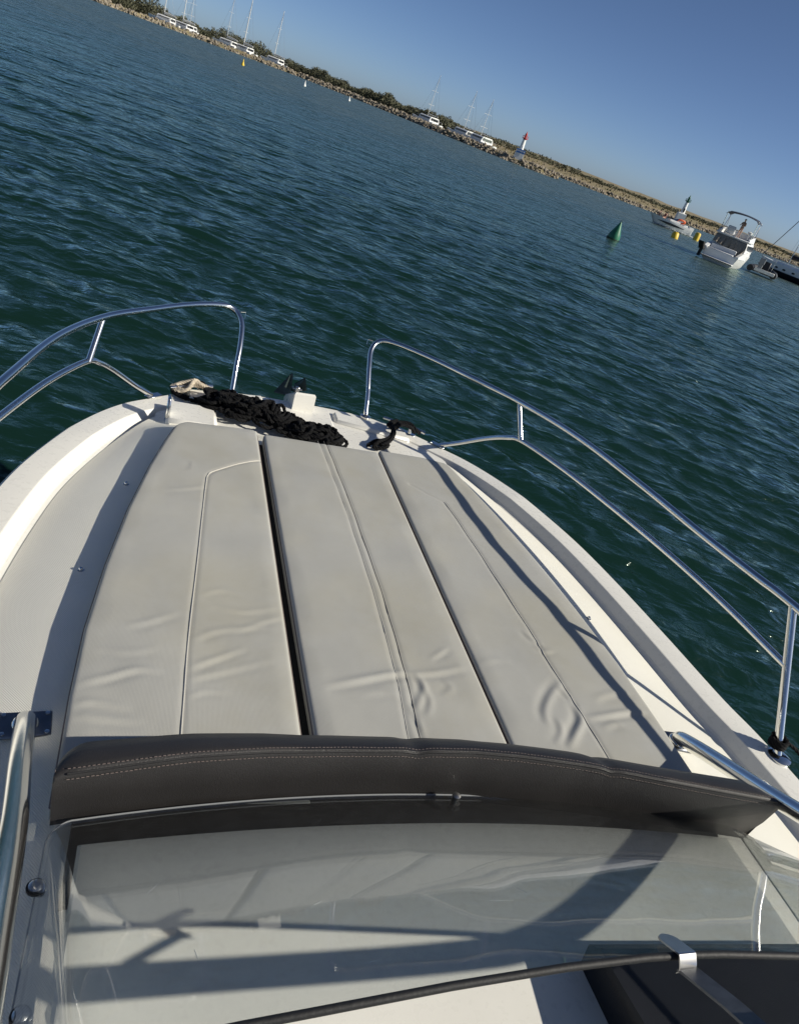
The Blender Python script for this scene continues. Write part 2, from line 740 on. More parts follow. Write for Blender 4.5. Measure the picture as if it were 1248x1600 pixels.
def poly_pts(pl, step):
    return resample([Vector((x, y, 0)) for x, y in pl], step)


ROCK = mat('breakwater_rock', (0.11, 0.092, 0.068), 0.9, col2=(0.36, 0.31, 0.235), vscale=1.3, detail=6, bump=0.6, bscale=6, bdist=0.05)
SAND = mat('dry_ground', (0.24, 0.185, 0.11), 0.95, col2=(0.17, 0.15, 0.075), vscale=0.15, detail=6)
LEAF = mat('scrub_foliage', (0.055, 0.060, 0.032), 0.8, col2=(0.125, 0.122, 0.070), vscale=0.35, detail=5)


def icosa():
    t = (1 + 5 ** .5) / 2
    vsx = [(-1, t, 0), (1, t, 0), (-1, -t, 0), (1, -t, 0), (0, -1, t), (0, 1, t), (0, -1, -t), (0, 1, -t), (t, 0, -1), (t, 0, 1), (-t, 0, -1), (-t, 0, 1)]
    vsx = [Vector(p).normalized() for p in vsx]
    fs = [(0, 11, 5), (0, 5, 1), (0, 1, 7), (0, 7, 10), (0, 10, 11), (1, 5, 9), (5, 11, 4), (11, 10, 2), (10, 7, 6), (7, 1, 8), (3, 9, 4), (3, 4, 2), (3, 2, 6), (3, 6, 8), (3, 8, 9), (4, 9, 5), (2, 4, 11), (6, 2, 10), (8, 6, 7), (9, 8, 1)]
    return vsx, fs


ICV, ICF = icosa()


def rocks(name, pl, width, height, label, dens=1.0):
    mb = MB()
    for i, p in enumerate(poly_pts(pl, 0.36 / dens)):
        if math.hypot(p.x, p.y) > 330:
            continue
        for row in range(3):
            a = random.uniform(0, 1)
            d = math.hypot(p.x, p.y)
            dirx, diry = p.x / d, p.y / d
            q = Vector((p.x + dirx * a * width * 1.6 + random.uniform(-.4, .4), p.y + diry * a * width * 1.6, 0))
            zz = height * min(1, a * 1.5) * random.uniform(.75, 1.1) - .15
            s = random.uniform(.2, .52)
            M = Matrix.Rotation(random.uniform(0, 6), 3, (random.random(), random.random(), random.random() + .1))
            sc = Vector((s * random.uniform(.8, 1.4), s * random.uniform(.7, 1.2), s * random.uniform(.55, .9)))
            mb.add([q + Vector((0, 0, zz)) + M @ Vector((v.x * sc.x * random.uniform(.8, 1.15), v.y * sc.y * random.uniform(.8, 1.15), v.z * sc.z)) for v in ICV], ICF)
    o = build(name, mb, ROCK, smooth=False, fixn=False)
    tag(o, label, None, kind='stuff')
    return o


rocks('breakwater_rocks', LEFT, 3.2, 1.1, 'long bank of pale boulders along the far left shore')
rocks('jetty_rocks', RIGHT, 3.0, .75, 'low line of boulders along the shore behind the channel')


def offset_poly(pl, d):
    out = []
    for x, y in pl:
        r = math.hypot(x, y)
        out.append((x * (1 + d / r), y * (1 + d / r)))
    return out


def strip(name, pl, d0, d1, z, label, m=SAND, z1=None):
    a = offset_poly(pl, d0)
    b = offset_poly(pl, d1)
    A = resample([Vector((x, y, z)) for x, y in a], 3)
    n = len(A)
    mb = MB()
    secs = []
    B_ = [Vector((x, y, z)) for x, y in b]
    B_ = resample(B_, sum((B_[i + 1] - B_[i]).length for i in range(len(B_) - 1)) / (n - 1) * 0.9999)[:n]
    while len(B_) < n:
        B_.append(B_[-1])
    for i in range(n):
        row = []
        for k in range(9):
            t = k / 8
            q = A[i].lerp(B_[i], t)
            q.z = -0.5 if k in (0, 8) else z + (random.uniform(-.12, .25)) + (z1 or 0) * t
            row.append(q)
        secs.append(row)
    mb.loft(secs, closed=False)
    o = build(name, mb, m)
    tag(o, label, None, kind='structure')
    return o


# breakwater core, then a mooring basin, then low scrub land
strip('breakwater_bank', LEFT, 2.0, 6.5, 0.7, 'earth core of the left breakwater')
strip('far_shore_land', LEFT[:9], 26, 130, 1.1, 'low dry land behind the moored boats')
strip('right_shore_land', RIGHT, 2.5, 120, 1.0, 'low dry grass land right of the red beacon', z1=2.6)


def scrub(name, spots, label):
    """uneven belt of coastal bushes: thousands of small leaf faces round twiggy clumps"""
    vsx = []
    fs = []
    r3 = np.random.default_rng(11)
    for (x, y, z, rx, rz_) in spots:
        n = int(95 * rx)
        u = r3.normal(size=(n, 3))
        u /= np.linalg.norm(u, axis=1)[:, None]
        rad = r3.uniform(.45, 1.08, (n, 1)) ** .6
        c = u * rad * np.array([rx, rx * .8, rz_]) + np.array([x, y, z + rz_ * .7])
        for q in c:
            if q[2] < .3:
                q[2] = r3.uniform(.3, 1.2)
            s = r3.uniform(.12, .28)
            a = r3.normal(size=3)
            a /= np.linalg.norm(a)
            b = np.cross(a, r3.normal(size=3))
            b /= np.linalg.norm(b) + 1e-9
            o = len(vsx)
            vsx += [tuple(q + a * s), tuple(q + b * s * .8), tuple(q - a * s * .8), tuple(q - b * s * .7)]
            fs.append((o, o + 1, o + 2, o + 3))
    mb = MB()
    mb.v = vsx
    mb.f = fs
    o = build(name, mb, LEAF, smooth=False, fixn=False)
    tag(o, label, None, kind='stuff')


sp = []
pl = poly_pts(offset_poly(LEFT[2:9], 30), 1.5)
for i, p in enumerate(pl):
    t = i / len(pl)
    h = (3.6 if t < .62 else 2.5) * (1 + .25 * math.sin(i * .31) + .2 * math.sin(i * .83 + 2))
    for k in range(8):
        hh = h * random.uniform(.5, 1.0)
        d = random.uniform(0, 16)
        r = p.length
        sp.append((p.x * (1 + d / r) + random.uniform(-1, 1), p.y * (1 + d / r), 1.0, random.uniform(.8, 1.7), hh * .6))
scrub('coastal_scrub', sp, 'dark green belt of bushes behind the boulder bank')
sp = []
for i, p in enumerate(poly_pts(offset_poly(RIGHT[:9], 32), 2.2)):
    for rpt in range(2):
        h = .7 + .6 * random.random() + (.7 if i < 25 else 0)
        r = p.length
        d = random.uniform(0, 14)
        sp.append((p.x * (1 + d / r), p.y * (1 + d / r), 1.35 + .022 * d, random.uniform(1.2, 2.6), h * .62))
scrub('low_scrub', sp, 'sparse low bushes on the dry land behind the beacons')
# tufts of dry grass on the right-hand bank
TUFT = mat('dry_grass', (0.19, 0.15, 0.07), 0.9, col2=(0.12, 0.11, 0.05), vscale=.4)
mb = MB()
for i, p in enumerate(poly_pts(RIGHT[:9], .1)):
    r = p.length
    d = random.uniform(3, 45)
    q = Vector((p.x * (1 + d / r), p.y * (1 + d / r), 1.0 + d / 120 * 2.6))
    a = random.uniform(0, 6.28)
    s = random.uniform(.2, .5)
    v = Vector((math.cos(a), math.sin(a), 0))
    mb.add([q - v * s * .5, q + v * s * .5, q + v * s * .3 + Vector((0, 0, s)), q - v * s * .2 + Vector((0, 0, s * .8))], [(0, 1, 2, 3)])
tag(build('dry_grass', mb, TUFT, smooth=False, fixn=False), 'tufts of dry grass on the bank beyond the channel', None, kind='stuff')

# ------------------------------------------------------------------ beacons
WPAINT = mat('white_paint', (0.72, 0.72, 0.70), 0.5, var=.05, vscale=2)
RPAINT = mat('red_paint', (0.42, 0.035, 0.03), 0.5)
GPAINT = mat('green_paint', (0.008, 0.085, 0.05), 0.5)
BPAINT = mat('blue_sign', (0.05, 0.16, 0.42), 0.5)
DKMET = mat('dark_metal', (0.03, 0.03, 0.035), 0.5, .3)
DKGLASS = mat('dark_glass', (0.012, 0.014, 0.018), 0.1)


def beacon(name, loc, s, paint, label, sign):
    t = empty(name, loc, label=label, cat='beacon')
    mb = MB()
    mb.loft([[(x * w, y * w, z) for x, y in ((-1, -1), (1, -1), (1, 1), (-1, 1))] for w, z in ((.95 * s, -1.2), (.95 * s, .95 * s), (.8 * s, 1.1 * s))])
    build('base_block', mb, WPAINT, t, sharp=20)
    mb = MB()
    mb.lathe([(.5 * s, 1.1 * s), (.34 * s, 3.35 * s)], 14)
    build('tower', mb, WPAINT, t)
    mb = MB()
    mb.lathe([(.34 * s, 3.35 * s), (.33 * s, 3.5 * s), (.62 * s, 3.55 * s), (.62 * s, 3.65 * s), (.3 * s, 3.7 * s)], 14)
    build('gallery', mb, paint, t)
    mb = MB()
    for k in range(8):
        a = k * math.pi / 4
        mb.tube([(.58 * s * math.cos(a), .58 * s * math.sin(a), 3.6 * s), (.58 * s * math.cos(a), .58 * s * math.sin(a), 4.05 * s)], .035 * s, 5)
    mb.tube([(.58 * s * math.cos(k * math.pi / 8), .58 * s * math.sin(k * math.pi / 8), 4.05 * s) for k in range(17)], .035 * s, 5)
    build('railing', mb, paint, t)
    mb = MB()
    mb.lathe([(.24 * s, 3.7 * s), (.24 * s, 4.3 * s), (.3 * s, 4.33 * s), (.12 * s, 4.6 * s), (.02 * s, 4.95 * s)], 12)
    build('lantern', mb, paint, t)
    mb = MB()
    mb.box((0, -.5 * s, 1.7 * s), (.36 * s, .06 * s, .8 * s))
    build('door', mb, DKMET if sign is None else WPAINT, t)
    if sign:
        mb = MB()
        mb.box((.1 * s, -1.05 * s, 1.15 * s), (1.9 * s, .08 * s, .75 * s))
        sg = build('sign_board', mb, BPAINT, t)
        mb = MB()
        for k, wd in enumerate((.22, .12, .2, .2, .12, .24)):
            mb.box((-.62 * s + k * .29 * s, -1.10 * s, 1.18 * s), (wd * s, .02 * s, (.16 + .08 * (k % 2)) * s))
        build('sign_lettering', mb, WPAINT, sg)['kind'] = 'stuff'
    return t


p = water_pt(813, 250)
d = Vector((0, 0, 0))
beacon('harbour_beacon', (-3.0, 164.5, 1.25), .97, RPAINT, 'white harbour beacon with red top and blue sign board', True)
r = ray(1063, 338)
k = 214 / math.hypot(r.x, r.y)
beacon('harbour_beacon', (r.x * k, r.y * k, 1.0), 1.15, GPAINT, 'white harbour beacon with dark green top beyond the speedboat', None)

# ------------------------------------------------------------------ buoys
def solid(name, prof, m, px, py, label, cat, group=None, n=22, extra=None, tilt=0.0, floatz=0):
    w = water_pt(px, py)
    t = empty(name, (w.x, w.y, floatz), label=label, cat=cat, group=group)
    t.rotation_euler = (R_(tilt), R_(tilt * .5), 0)
    mb = MB()
    mb.lathe(prof, n)
    build('body', mb, m, t)
    if extra:
        extra(t)
    return t


GBUOY = mat('green_buoy', (0.010, 0.13, 0.065), 0.45, var=.2, vscale=3)
YBUOY = mat('yellow_buoy', (0.62, 0.42, 0.02), 0.5, var=.1, vscale=3)


def gring(t):
    mb = MB()
    mb.tube([(.05 * math.cos(a * .524), 0, .97 + .05 * math.sin(a * .524)) for a in range(13)], .012, 6)
    build('lifting_eye', mb, GALV, t)
    mb = MB()
    mb.lathe([(.365, -.03), (.372, .02), (.36, .07)], 22)
    build('waterline_band', mb, mat('weed_green', (0.012, 0.03, 0.018), .8), t)


solid('channel_buoy', [(.2, -.4), (.33, -.2), (.355, .0), (.35, .16), (.29, .34), (.17, .62), (.07, .86), (.03, .95), (.01, .97)], GBUOY, 957, 373,
      'green cone shaped buoy floating alone on open water', 'buoy', extra=gring, tilt=5)


def yring(t):
    mb = MB()
    mb.tube([(.09 * math.cos(a * .524), 0, .62 + .09 * math.sin(a * .524)) for a in range(13)], .02, 6)
    build('lifting_eye', mb, GALV, t)


solid('mooring_buoy', [(.2, -.5), (.34, -.35), (.37, .0), (.36, .42), (.28, .55), (.05, .6)], YBUOY, 1053, 371.5,
      'yellow buoy floating below the white speedboat', 'buoy', 'yellow mooring buoys', extra=yring, tilt=-12)
solid('mooring_buoy', [(.2, -.5), (.34, -.35), (.37, .0), (.36, .75), (.28, .9), (.05, .95)], YBUOY, 1086, 375,
      'yellow buoy just left of the cabin cruiser with canvas', 'buoy', 'yellow mooring buoys')
for (px, py, lb) in ((379, 101.5, 'leftmost tiny yellow marker buoy near the boulder bank'), (475.5, 134, 'tiny pale marker buoy, middle of the three near the bank'), (545, 157, 'tiny pale marker buoy nearest to the red beacon')):
    solid('marker_buoy', [(.12, -.3), (.24, -.1), (.26, .1), (.16, .3), (.08, .55), (.05, .8), (.02, .84)], YBUOY if px < 400 else WPAINT, px, py, lb, 'buoy', 'small marker buoys', n=12)

# ------------------------------------------------------------------ moored sailing boats behind the breakwater
SPAR = mat('pale_spar', (0.62, 0.62, 0.60), 0.4)
COVER = mat('sail_cover', (0.55, 0.54, 0.50), 0.8)
NAVY = mat('navy_canvas', (0.015, 0.022, 0.045), 0.8)
WHULL = mat('white_hull', (0.72, 0.72, 0.70), 0.3, var=.04, vscale=1)
WIRE = mat('rigging_wire', (0.25, 0.26, 0.28), 0.4, .6)


def hull_mesh(Lh, beam, free, draft=.35, rake=.5, flare=.86, stern=.85, n=14):
    """sections from stern (y=0) to bow (y=L)"""
    mb = MB()
    secs = []
    for i in range(n + 1):
        t = i / n
        w = beam / 2 * (stern + (1 - stern) * math.sin(min(1, t / .45) * math.pi / 2)) * (1 if t < .45 else max(.015, (1 - ((t - .45) / .55) ** 2.2)))
        y = Lh * t
        sh = free * (1 + .28 * t * t)
        sec = []
        for a, zz in ((1, 1.0), (1.0, .93), (flare, .15), (flare * .7, -.25), (0, -.5), (-flare * .7, -.25), (-flare, .15), (-1.0, .93), (-1, 1.0)):
            zq = zz * sh if zz > 0 else zz * draft * 2
            yq = y - (rake * (1 - zz) * t * t if zz < 1 else 0)
            sec.append((a * w, yq, zq))
        secs.append(sec)
    mb.loft(secs, closed=True)
    return mb


def sailboat(base, mast_top, dist, label, cat_hull=True, thick=.10, heading=0.0, name='moored_sailboat', cover=True, boomside=-1):
    rb = ray(*base)
    aa = math.atan2(rb.x, rb.y)
    dist = float(np.interp(aa, [math.atan2(x, y) for x, y in LEFT[1:11]], [math.hypot(x, y) for x, y in LEFT[1:11]])) + 14 + (3 if not cat_hull else 0)
    kk = dist / math.hypot(rb.x, rb.y)
    loc = Vector((rb.x * kk, rb.y * kk, 0))
    ang = math.atan2(rb.x, rb.y)
    # mast height from the visible top (or a plausible height above the frame)
    rt_ = ray(*mast_top)
    hm = CAM.z + rt_.z / math.hypot(rt_.x, rt_.y) * dist
    t = empty(name, loc, rz=-ang + heading, label=label, cat='sailboat', group='sailing boats moored behind the breakwater')
    bw = 4.2 if cat_hull else 3.0
    Lh = 8.0
    for off in ((-1.5, 1.5) if cat_hull else (0,)):
        mbx = hull_mesh(Lh, 1.2 if cat_hull else 3.0, 1.35, n=8)
        mbx.v = [(x + off, y - Lh * .45, z) for x, y, z in mbx.v]
        build('hull', mbx, WHULL, t, sharp=50)
    mbx = MB()
    mbx.loft([[(x * w, y, z) for x, y in ((-1, -2.2), (1, -2.2), (1, 1.8), (-1, 1.8))] for w, z in ((bw * .40, 1.2), (bw * .42, 1.7), (bw * .36, 2.3), (bw * .28, 2.5))])
    build('cabin', mbx, WHULL, t, sharp=30)
    mbx = MB()
    mbx.box((0, -2.17, 1.95), (bw * .66, .1, .55))
    for s in (-1, 1):
        mbx.box((s * bw * .395, -.2, 1.98), (.06, 3.2, .42))
    build('cabin_window', mbx, DKGLASS, t)
    mbx = MB()
    mbx.tube([(0, .6, 1.8), (0, .5, hm * .6), (0, .35, hm)], thick, 8, radii=[thick * 1.15, thick, thick * .8])
    mm = build('mast', mbx, SPAR, t)
    for z in (.42, .68):
        mbx = MB()
        mbx.tube([(-1.1, .5, hm * z), (0, .6, hm * z + .06), (1.1, .5, hm * z)], .03, 5)
        build('spreader', mbx, SPAR, mm)
    mbx = MB()
    for a, b in (((-bw * .42, .2, 1.6), (0, .4, hm * .95)), ((bw * .42, .2, 1.6), (0, .4, hm * .95)), ((0, Lh * .52, 1.9), (0, .4, hm * .9)), ((0, -Lh * .42, 1.6), (0, .38, hm * .98))):
        mbx.tube([a, b], .018, 4)
    build('rigging', mbx, WIRE, t)
    mbx = MB()
    mbx.tube([(0, .5, 2.9), (boomside * .5, -3.4, 2.85)], .07, 6)
    bo = build('boom', mbx, SPAR, t)
    if cover:
        mbx = MB()
        mbx.tube([(0, .4, 3.1), (boomside * .2, -1.2, 3.14), (boomside * .45, -3.2, 3.0)], .2, 8, radii=[.28, .22, .13])
        build('sail_cover', mbx, COVER, bo)
    for s in (-1, 1):
        mbx = MB()
        mbx.tube([(s * bw * .42, -3.3, 1.3), (s * bw * .42, -3.3, 1.95), (s * bw * .42, 2.6, 2.0)], .025, 4)
        build('guard_rail', mbx, SPAR, t)
    return t


sailboat((259, 27), (268, -26), 248, 'leftmost moored sailboat behind the boulder bank, mast cut by the frame', heading=1.1)
sailboat((288, 36), (298, -20), 250, 'second moored sailboat from the left behind the boulder bank', heading=.9, boomside=1)
sailboat((297, 45), (305, -18), 254, 'third moored sailboat from the left with a thin mast', cat_hull=False, heading=.4, cover=False, thick=.05)
sailboat((356, 66), (368, -8), 252, 'fourth moored sailboat from the left, tall thin mast above the bushes', heading=1.0, thick=.05)
sailboat((382, 76), (396, 0), 246, 'moored sailboat with the thick bright white mast', heading=.9, thick=.13)
sailboat((431, 88), (443, 16), 247, 'moored sailboat at the right end of the left group, beside dark bushes', heading=1.0, thick=.09)
sailboat((669, 186), (682, 114), 206, 'white catamaran alone between bushes, tall mast, right of the long bank', heading=.8, cover=False, thick=.05)
sailboat((727, 203), (740, 139), 192, 'white catamaran, left one of the pair near the red beacon', heading=.8, cover=False, thick=.045)
sailboat((753, 213), (763, 151), 186, 'white catamaran, right one of the pair near the red beacon', heading=.7, cover=False, thick=.045)
# ================================================================== PERSON HELPER
SKIN = mat('skin', (0.42, 0.24, 0.16), 0.6)


def person(name, loc, rz, label, shirt, cap_m, joints=None, scale=1.0):
    """one continuous skinned body; joints in metres, feet at z=0, facing +y"""
    t = empty(name, loc, rz=rz, label=label, cat='person')
    t.scale = (scale,) * 3
    J = joints or {
        'pelvis': (0, 0, .92, .14), 'waist': (0, .01, 1.08, .125), 'chest': (0, .02, 1.30, .15), 'neck': (0, .03, 1.48, .055), 'head': (0, .05, 1.60, .085), 'crown': (0, .05, 1.70, .075),
        'sl': (-.18, .02, 1.40, .06), 'el': (-.27, .06, 1.15, .042), 'wl': (-.20, .28, 1.10, .03), 'hl': (-.17, .36, 1.10, .032),
        'sr': (.18, .02, 1.40, .06), 'er': (.27, .06, 1.15, .042), 'wr': (.20, .28, 1.10, .03), 'hr': (.17, .36, 1.10, .032),
        'tl': (-.10, 0, .86, .09), 'kl': (-.11, .03, .48, .06), 'al': (-.11, 0, .08, .04), 'fl': (-.12, .14, .04, .035),
        'tr': (.10, 0, .86, .09), 'kr': (.11, .03, .48, .06), 'ar': (.11, 0, .08, .04), 'fr': (.12, .14, .04, .035)}
    E_ = [('pelvis', 'waist'), ('waist', 'chest'), ('chest', 'neck'), ('neck', 'head'), ('head', 'crown'), ('chest', 'sl'), ('sl', 'el'), ('el', 'wl'), ('wl', 'hl'), ('chest', 'sr'), ('sr', 'er'), ('er', 'wr'), ('wr', 'hr'),
          ('pelvis', 'tl'), ('tl', 'kl'), ('kl', 'al'), ('al', 'fl'), ('pelvis', 'tr'), ('tr', 'kr'), ('kr', 'ar'), ('ar', 'fr')]
    nm = list(J)
    me = bpy.data.meshes.new('body')
    me.from_pydata([J[k][:3] for k in nm], [(nm.index(a), nm.index(b)) for a, b in E_], [])
    o = bpy.data.objects.new('body', me)
    COL.objects.link(o)
    o.parent = t
    o.modifiers.new('skin', 'SKIN')
    for i, k in enumerate(nm):
        me.skin_vertices[0].data[i].radius = (J[k][3], J[k][3])
    me.skin_vertices[0].data[0].use_root = True
    sd = o.modifiers.new('sub', 'SUBSURF')
    sd.levels = 1
    sd.render_levels = 2
    me.materials.append(SKIN)
    if shirt:
        mb = MB()
        secs = []
        for z, rx, ry in ((.88, .165, .13), (1.08, .15, .125), (1.28, .185, .135), (1.42, .16, .11), (1.475, .075, .07)):
            secs.append([(rx * math.cos(a * .524), .02 + ry * math.sin(a * .524), z) for a in range(12)])
        mb.loft(secs)
        build('shirt', mb, shirt, t)
    if cap_m:
        mb = MB()
        mb.lathe([(.10, 1.63), (.105, 1.68), (.085, 1.75), (.03, 1.775)], 12, c=(0, .045, 0))
        mb.box((0, .16, 1.645), (.14, .12, .015))
        build('cap', mb, cap_m, t)
    return t


# ------------------------------------------------------------------ speedboat
w = water_pt(1044, 357)
DSTR = mat('dark_stripe', (0.015, 0.017, 0.022), 0.3)
ORANGE = mat('orange_float', (0.65, 0.12, 0.03), 0.6)


def place(w, head):
    return dict(loc=(w.x, w.y, 0), rz=head)


# heading towards the left of the picture
t = empty('speedboat', (w.x, w.y, 0), rz=R_(100), label='white speedboat with dark side stripe running left, people aboard', cat='speedboat')
t.scale = (1, .95, .8)
mbx = hull_mesh(6.4, 2.4, 1.05, rake=1.0, n=16)
mbx.v = [(x, y - 2.9, z + .05 + .05 * max(0, y - 2) / 2) for x, y, z in mbx.v]
build('hull', mbx, WHULL, t, sharp=50)
for s in (-1, 1):
    mbx = MB()
    secs = []
    for k in range(13):
        q = k / 12
        y = -1.7 + 4.0 * q
        tt = (y + 2.9) / 6.4
        wd = 1.2 * (.85 + .15 * math.sin(min(1, tt / .45) * math.pi / 2)) * (1 if tt < .45 else max(.015, 1 - ((tt - .45) / .55) ** 2.2))
        zc = .70 + .1 * q
        hh = .02 + .15 * math.sin(q * math.pi)
        secs.append([(s * (wd * .99 + .015), y, zc - hh), (s * (wd * 1.0 + .02), y, zc + hh), (s * (wd * .95), y, zc + hh), (s * (wd * .95), y, zc - hh)])
    mbx.loft(secs)
    build('side_stripe', mbx, DSTR, t)
mbx = MB()
mbx.loft([[(x * w_, y, z) for x, y in ((-.75, -1.0), (.75, -1.0), (.55, .5), (-.55, .5))] for w_, z in ((1, .95), (1, 1.35), (.85, 1.5))])
build('console', mbx, WHULL, t, sharp=30)
mbx = MB()
mbx.loft([[(-.6, -.35, 1.5), (.6, -.35, 1.5), (.6, -.32, 1.5), (-.6, -.32, 1.5)], [(-.5, -.75, 1.85), (.5, -.75, 1.85), (.5, -.72, 1.85), (-.5, -.72, 1.85)]])
build('windshield', mbx, DKGLASS, t)
mbx = MB()
mbx.box((0, -1.8, 1.2), (1.9, .7, .35), bev=.08)
build('seat', mbx, WHULL, t)
mbx = MB()
mbx.loft([[(x, y - 3.1, z) for x, y in ((-.2, -.25), (.2, -.25), (.2, .2), (-.2, .2))] for z in (.2, .75)])
mbx.loft([[(x * 1.2, y * 1.2 - 3.1, z) for x, y in ((-.2, -.25), (.2, -.25), (.2, .25), (-.2, .25))] for z in (.8, 1.25, 1.35)])
build('outboard_engine', mbx, WHULL, t)
ob = MB()
ob.tube(spline([(.95, -1.7, 1.16), (1.0, -.9, 1.22), (.75, -.4, 1.28), (.5, -.9, 1.34), (.62, -1.6, 1.26)], 6), .16, 8)
ring = MB()
ring.tube([(.36 * math.cos(a * .314), .62 * math.sin(a * .314), 0) for a in range(21)], .15, 8, cap=False)
hm_ = (Matrix.Translation((w.x, w.y, 0)) @ Matrix.Rotation(R_(100), 4, 'Z') @ Matrix.Diagonal((1, .95, .8, 1)))
ring.v = [tuple(hm_ @ (Vector((.35, -1.35, 1.62)) + Matrix.Rotation(R_(48), 3, 'Y') @ Vector(v))) for v in ring.v]
oo = build('towing_ring', ring, ORANGE)
tag(oo, 'orange inflatable towing ring lying on the white speedboat', 'inflatable')
SIT = {'pelvis': (0, 0, .14, .15), 'waist': (0, -.02, .30, .125), 'chest': (0, -.01, .52, .15), 'neck': (0, .02, .70, .055), 'head': (0, .04, .82, .085), 'crown': (0, .04, .92, .075),
       'sl': (-.18, 0, .62, .06), 'el': (-.25, .08, .38, .042), 'wl': (-.18, .28, .28, .03), 'hl': (-.16, .36, .26, .032),
       'sr': (.18, 0, .62, .06), 'er': (.25, .08, .38, .042), 'wr': (.18, .28, .28, .03), 'hr': (.16, .36, .26, .032),
       'tl': (-.10, .06, .13, .09), 'kl': (-.13, .46, .18, .06), 'al': (-.13, .56, -.22, .04), 'fl': (-.13, .68, -.26, .035),
       'tr': (.10, .06, .13, .09), 'kr': (.13, .46, .18, .06), 'ar': (.13, .56, -.22, .04), 'fr': (.13, .68, -.26, .035)}
HAIR = mat('dark_hair', (0.02, 0.015, 0.012), .7)


def sitter(pos, lab, shirt_m):
    q = hm_ @ Vector(pos)
    t2 = person('person', q, R_(72 + random.uniform(-60, 60)), lab, None, None, SIT)
    mbq = MB()
    secs = [[(rx * math.cos(a * .524), .0 + ry * math.sin(a * .524), z) for a in range(12)] for z, rx, ry in ((.06, .165, .16), (.3, .15, .135), (.5, .185, .15), (.63, .16, .11), (.69, .075, .07))]
    mbq.loft(secs)
    build('shirt', mbq, shirt_m, t2)
    mbq = MB()
    mbq.lathe([(.098, .80), (.105, .86), (.09, .94), (.03, .975)], 12, c=(0, .02, 0))
    build('hair', mbq, HAIR, t2)


SH1 = mat('dark_shirt', (0.03, 0.025, 0.03), .8)
SH2 = mat('red_shirt', (0.20, 0.04, 0.035), .8)
sitter((.2, 2.0, 1.18), 'person in dark clothes sitting foremost on the speedboat bow', SH1)
sitter((-.3, 1.35, 1.14), 'person in dark red top sitting behind on the speedboat bow', SH2)
sitter((.35, .95, 1.12), 'person in dark top sitting nearest the speedboat console', SH1)

# white wake close to the speedboat
FOAM = mat('foam', (0.62, 0.66, 0.66), 0.8, var=.15, vscale=4, bump=.5, bscale=8, bdist=.05)
mb = MB()
for k in range(900):
    s = random.random()
    side = random.choice((-1, 1))
    y = 2.4 - 7.0 * s
    x = side * (.55 + 1.0 * s + random.gauss(0, .12 + .2 * s))
    q = hm_ @ Vector((x, y, random.uniform(.0, .14) * (1 - s * .6)))
    a = random.uniform(0, 6.28)
    sz = random.uniform(.05, .16)
    mb.add([q + Vector((sz * math.cos(a + i * 2.09), sz * math.sin(a + i * 2.09), random.uniform(0, .07))) for i in range(3)], [(0, 1, 2)])
tag(build('wake_foam', mb, FOAM, smooth=False, fixn=False), 'white foam of the speedboat wake', None, kind='stuff')

# ------------------------------------------------------------------ cabin cruiser
CANVAS = mat('taupe_canvas', (0.26, 0.225, 0.18), 0.85, var=.15, vscale=2)
wl_, wr_ = water_pt(1098, 400), water_pt(1143, 424)
wc = water_pt(1117, 411)
hd = R_(-24)
t = empty('cabin_cruiser', (wc.x, wc.y, 0), rz=hd, label='white cabin cruiser seen from the stern, taupe canvas and blue bimini', cat='cruiser')
t.scale = (1, 1, .84)
CRM = Matrix.Translation((wc.x, wc.y, 0)) @ Matrix.Rotation(hd, 4, 'Z') @ Matrix.Diagonal((1, 1, .84, 1))
Lc, bc = 8.2, 2.9
mbx = hull_mesh(Lc, bc, 1.25, rake=1.1, stern=.95, n=14)
# cut the cockpit: leave hull closed but lower, add coamings
mbx.v = [(x, y, min(z, 1.02) if y < 2.6 else z) for x, y, z in mbx.v]
build('hull', mbx, WHULL, t, sharp=40)
for s in (-1, 1):
    mbx = MB()
    mbx.loft([[(s * 1.38, -.1, .95), (s * 1.12, -.1, .95), (s * 1.12, -.1, 1.08), (s * 1.36, -.1, 1.12)], [(s * 1.44, 1.2, .95), (s * 1.15, 1.2, .95), (s * 1.15, 1.2, 1.42), (s * 1.40, 1.2, 1.46)], [(s * 1.45, 3.0, .95), (s * 1.15, 3.0, .95), (s * 1.15, 3.0, 1.62), (s * 1.40, 3.0, 1.66)]])
    build('cockpit_side', mbx, WHULL, t, sharp=30)
mbx = MB()
mbx.box((0, -.35, .33), (2.5, .85, .1), bev=.03)
build('swim_platform', mbx, WHULL, t)
mbx = MB()
mbx.box((0, -.80, .335), (2.52, .05, .06))
build('rubbing_strake', mbx, BLACK, t)
mbx = MB()
mbx.box((-.1, .55, 1.03), (2.0, .95, .14), bev=.03)
mbx.box((-.1, .98, 1.24), (2.0, .14, .5), bev=.03)
build('cockpit_bench', mbx, mat('pale_bench', (.55, .56, .57), .6), t)
mbx = MB()
mbx.loft([[(x * w_, y, z) for x, y in ((-1.3, 1.7), (1.3, 1.7), (1.15, 6.1), (-1.15, 6.1))] for w_, z in ((1, 1.2), (1, 1.8), (.94, 2.35), (.9, 2.45))])
build('cabin', mbx, WHULL, t, sharp=30)
for s in (-1, 1):
    mbx = MB()
    mbx.box((s * 1.24, 3.9, 2.02), (.06, 3.4, .42))
    build('side_window', mbx, DKGLASS, t)
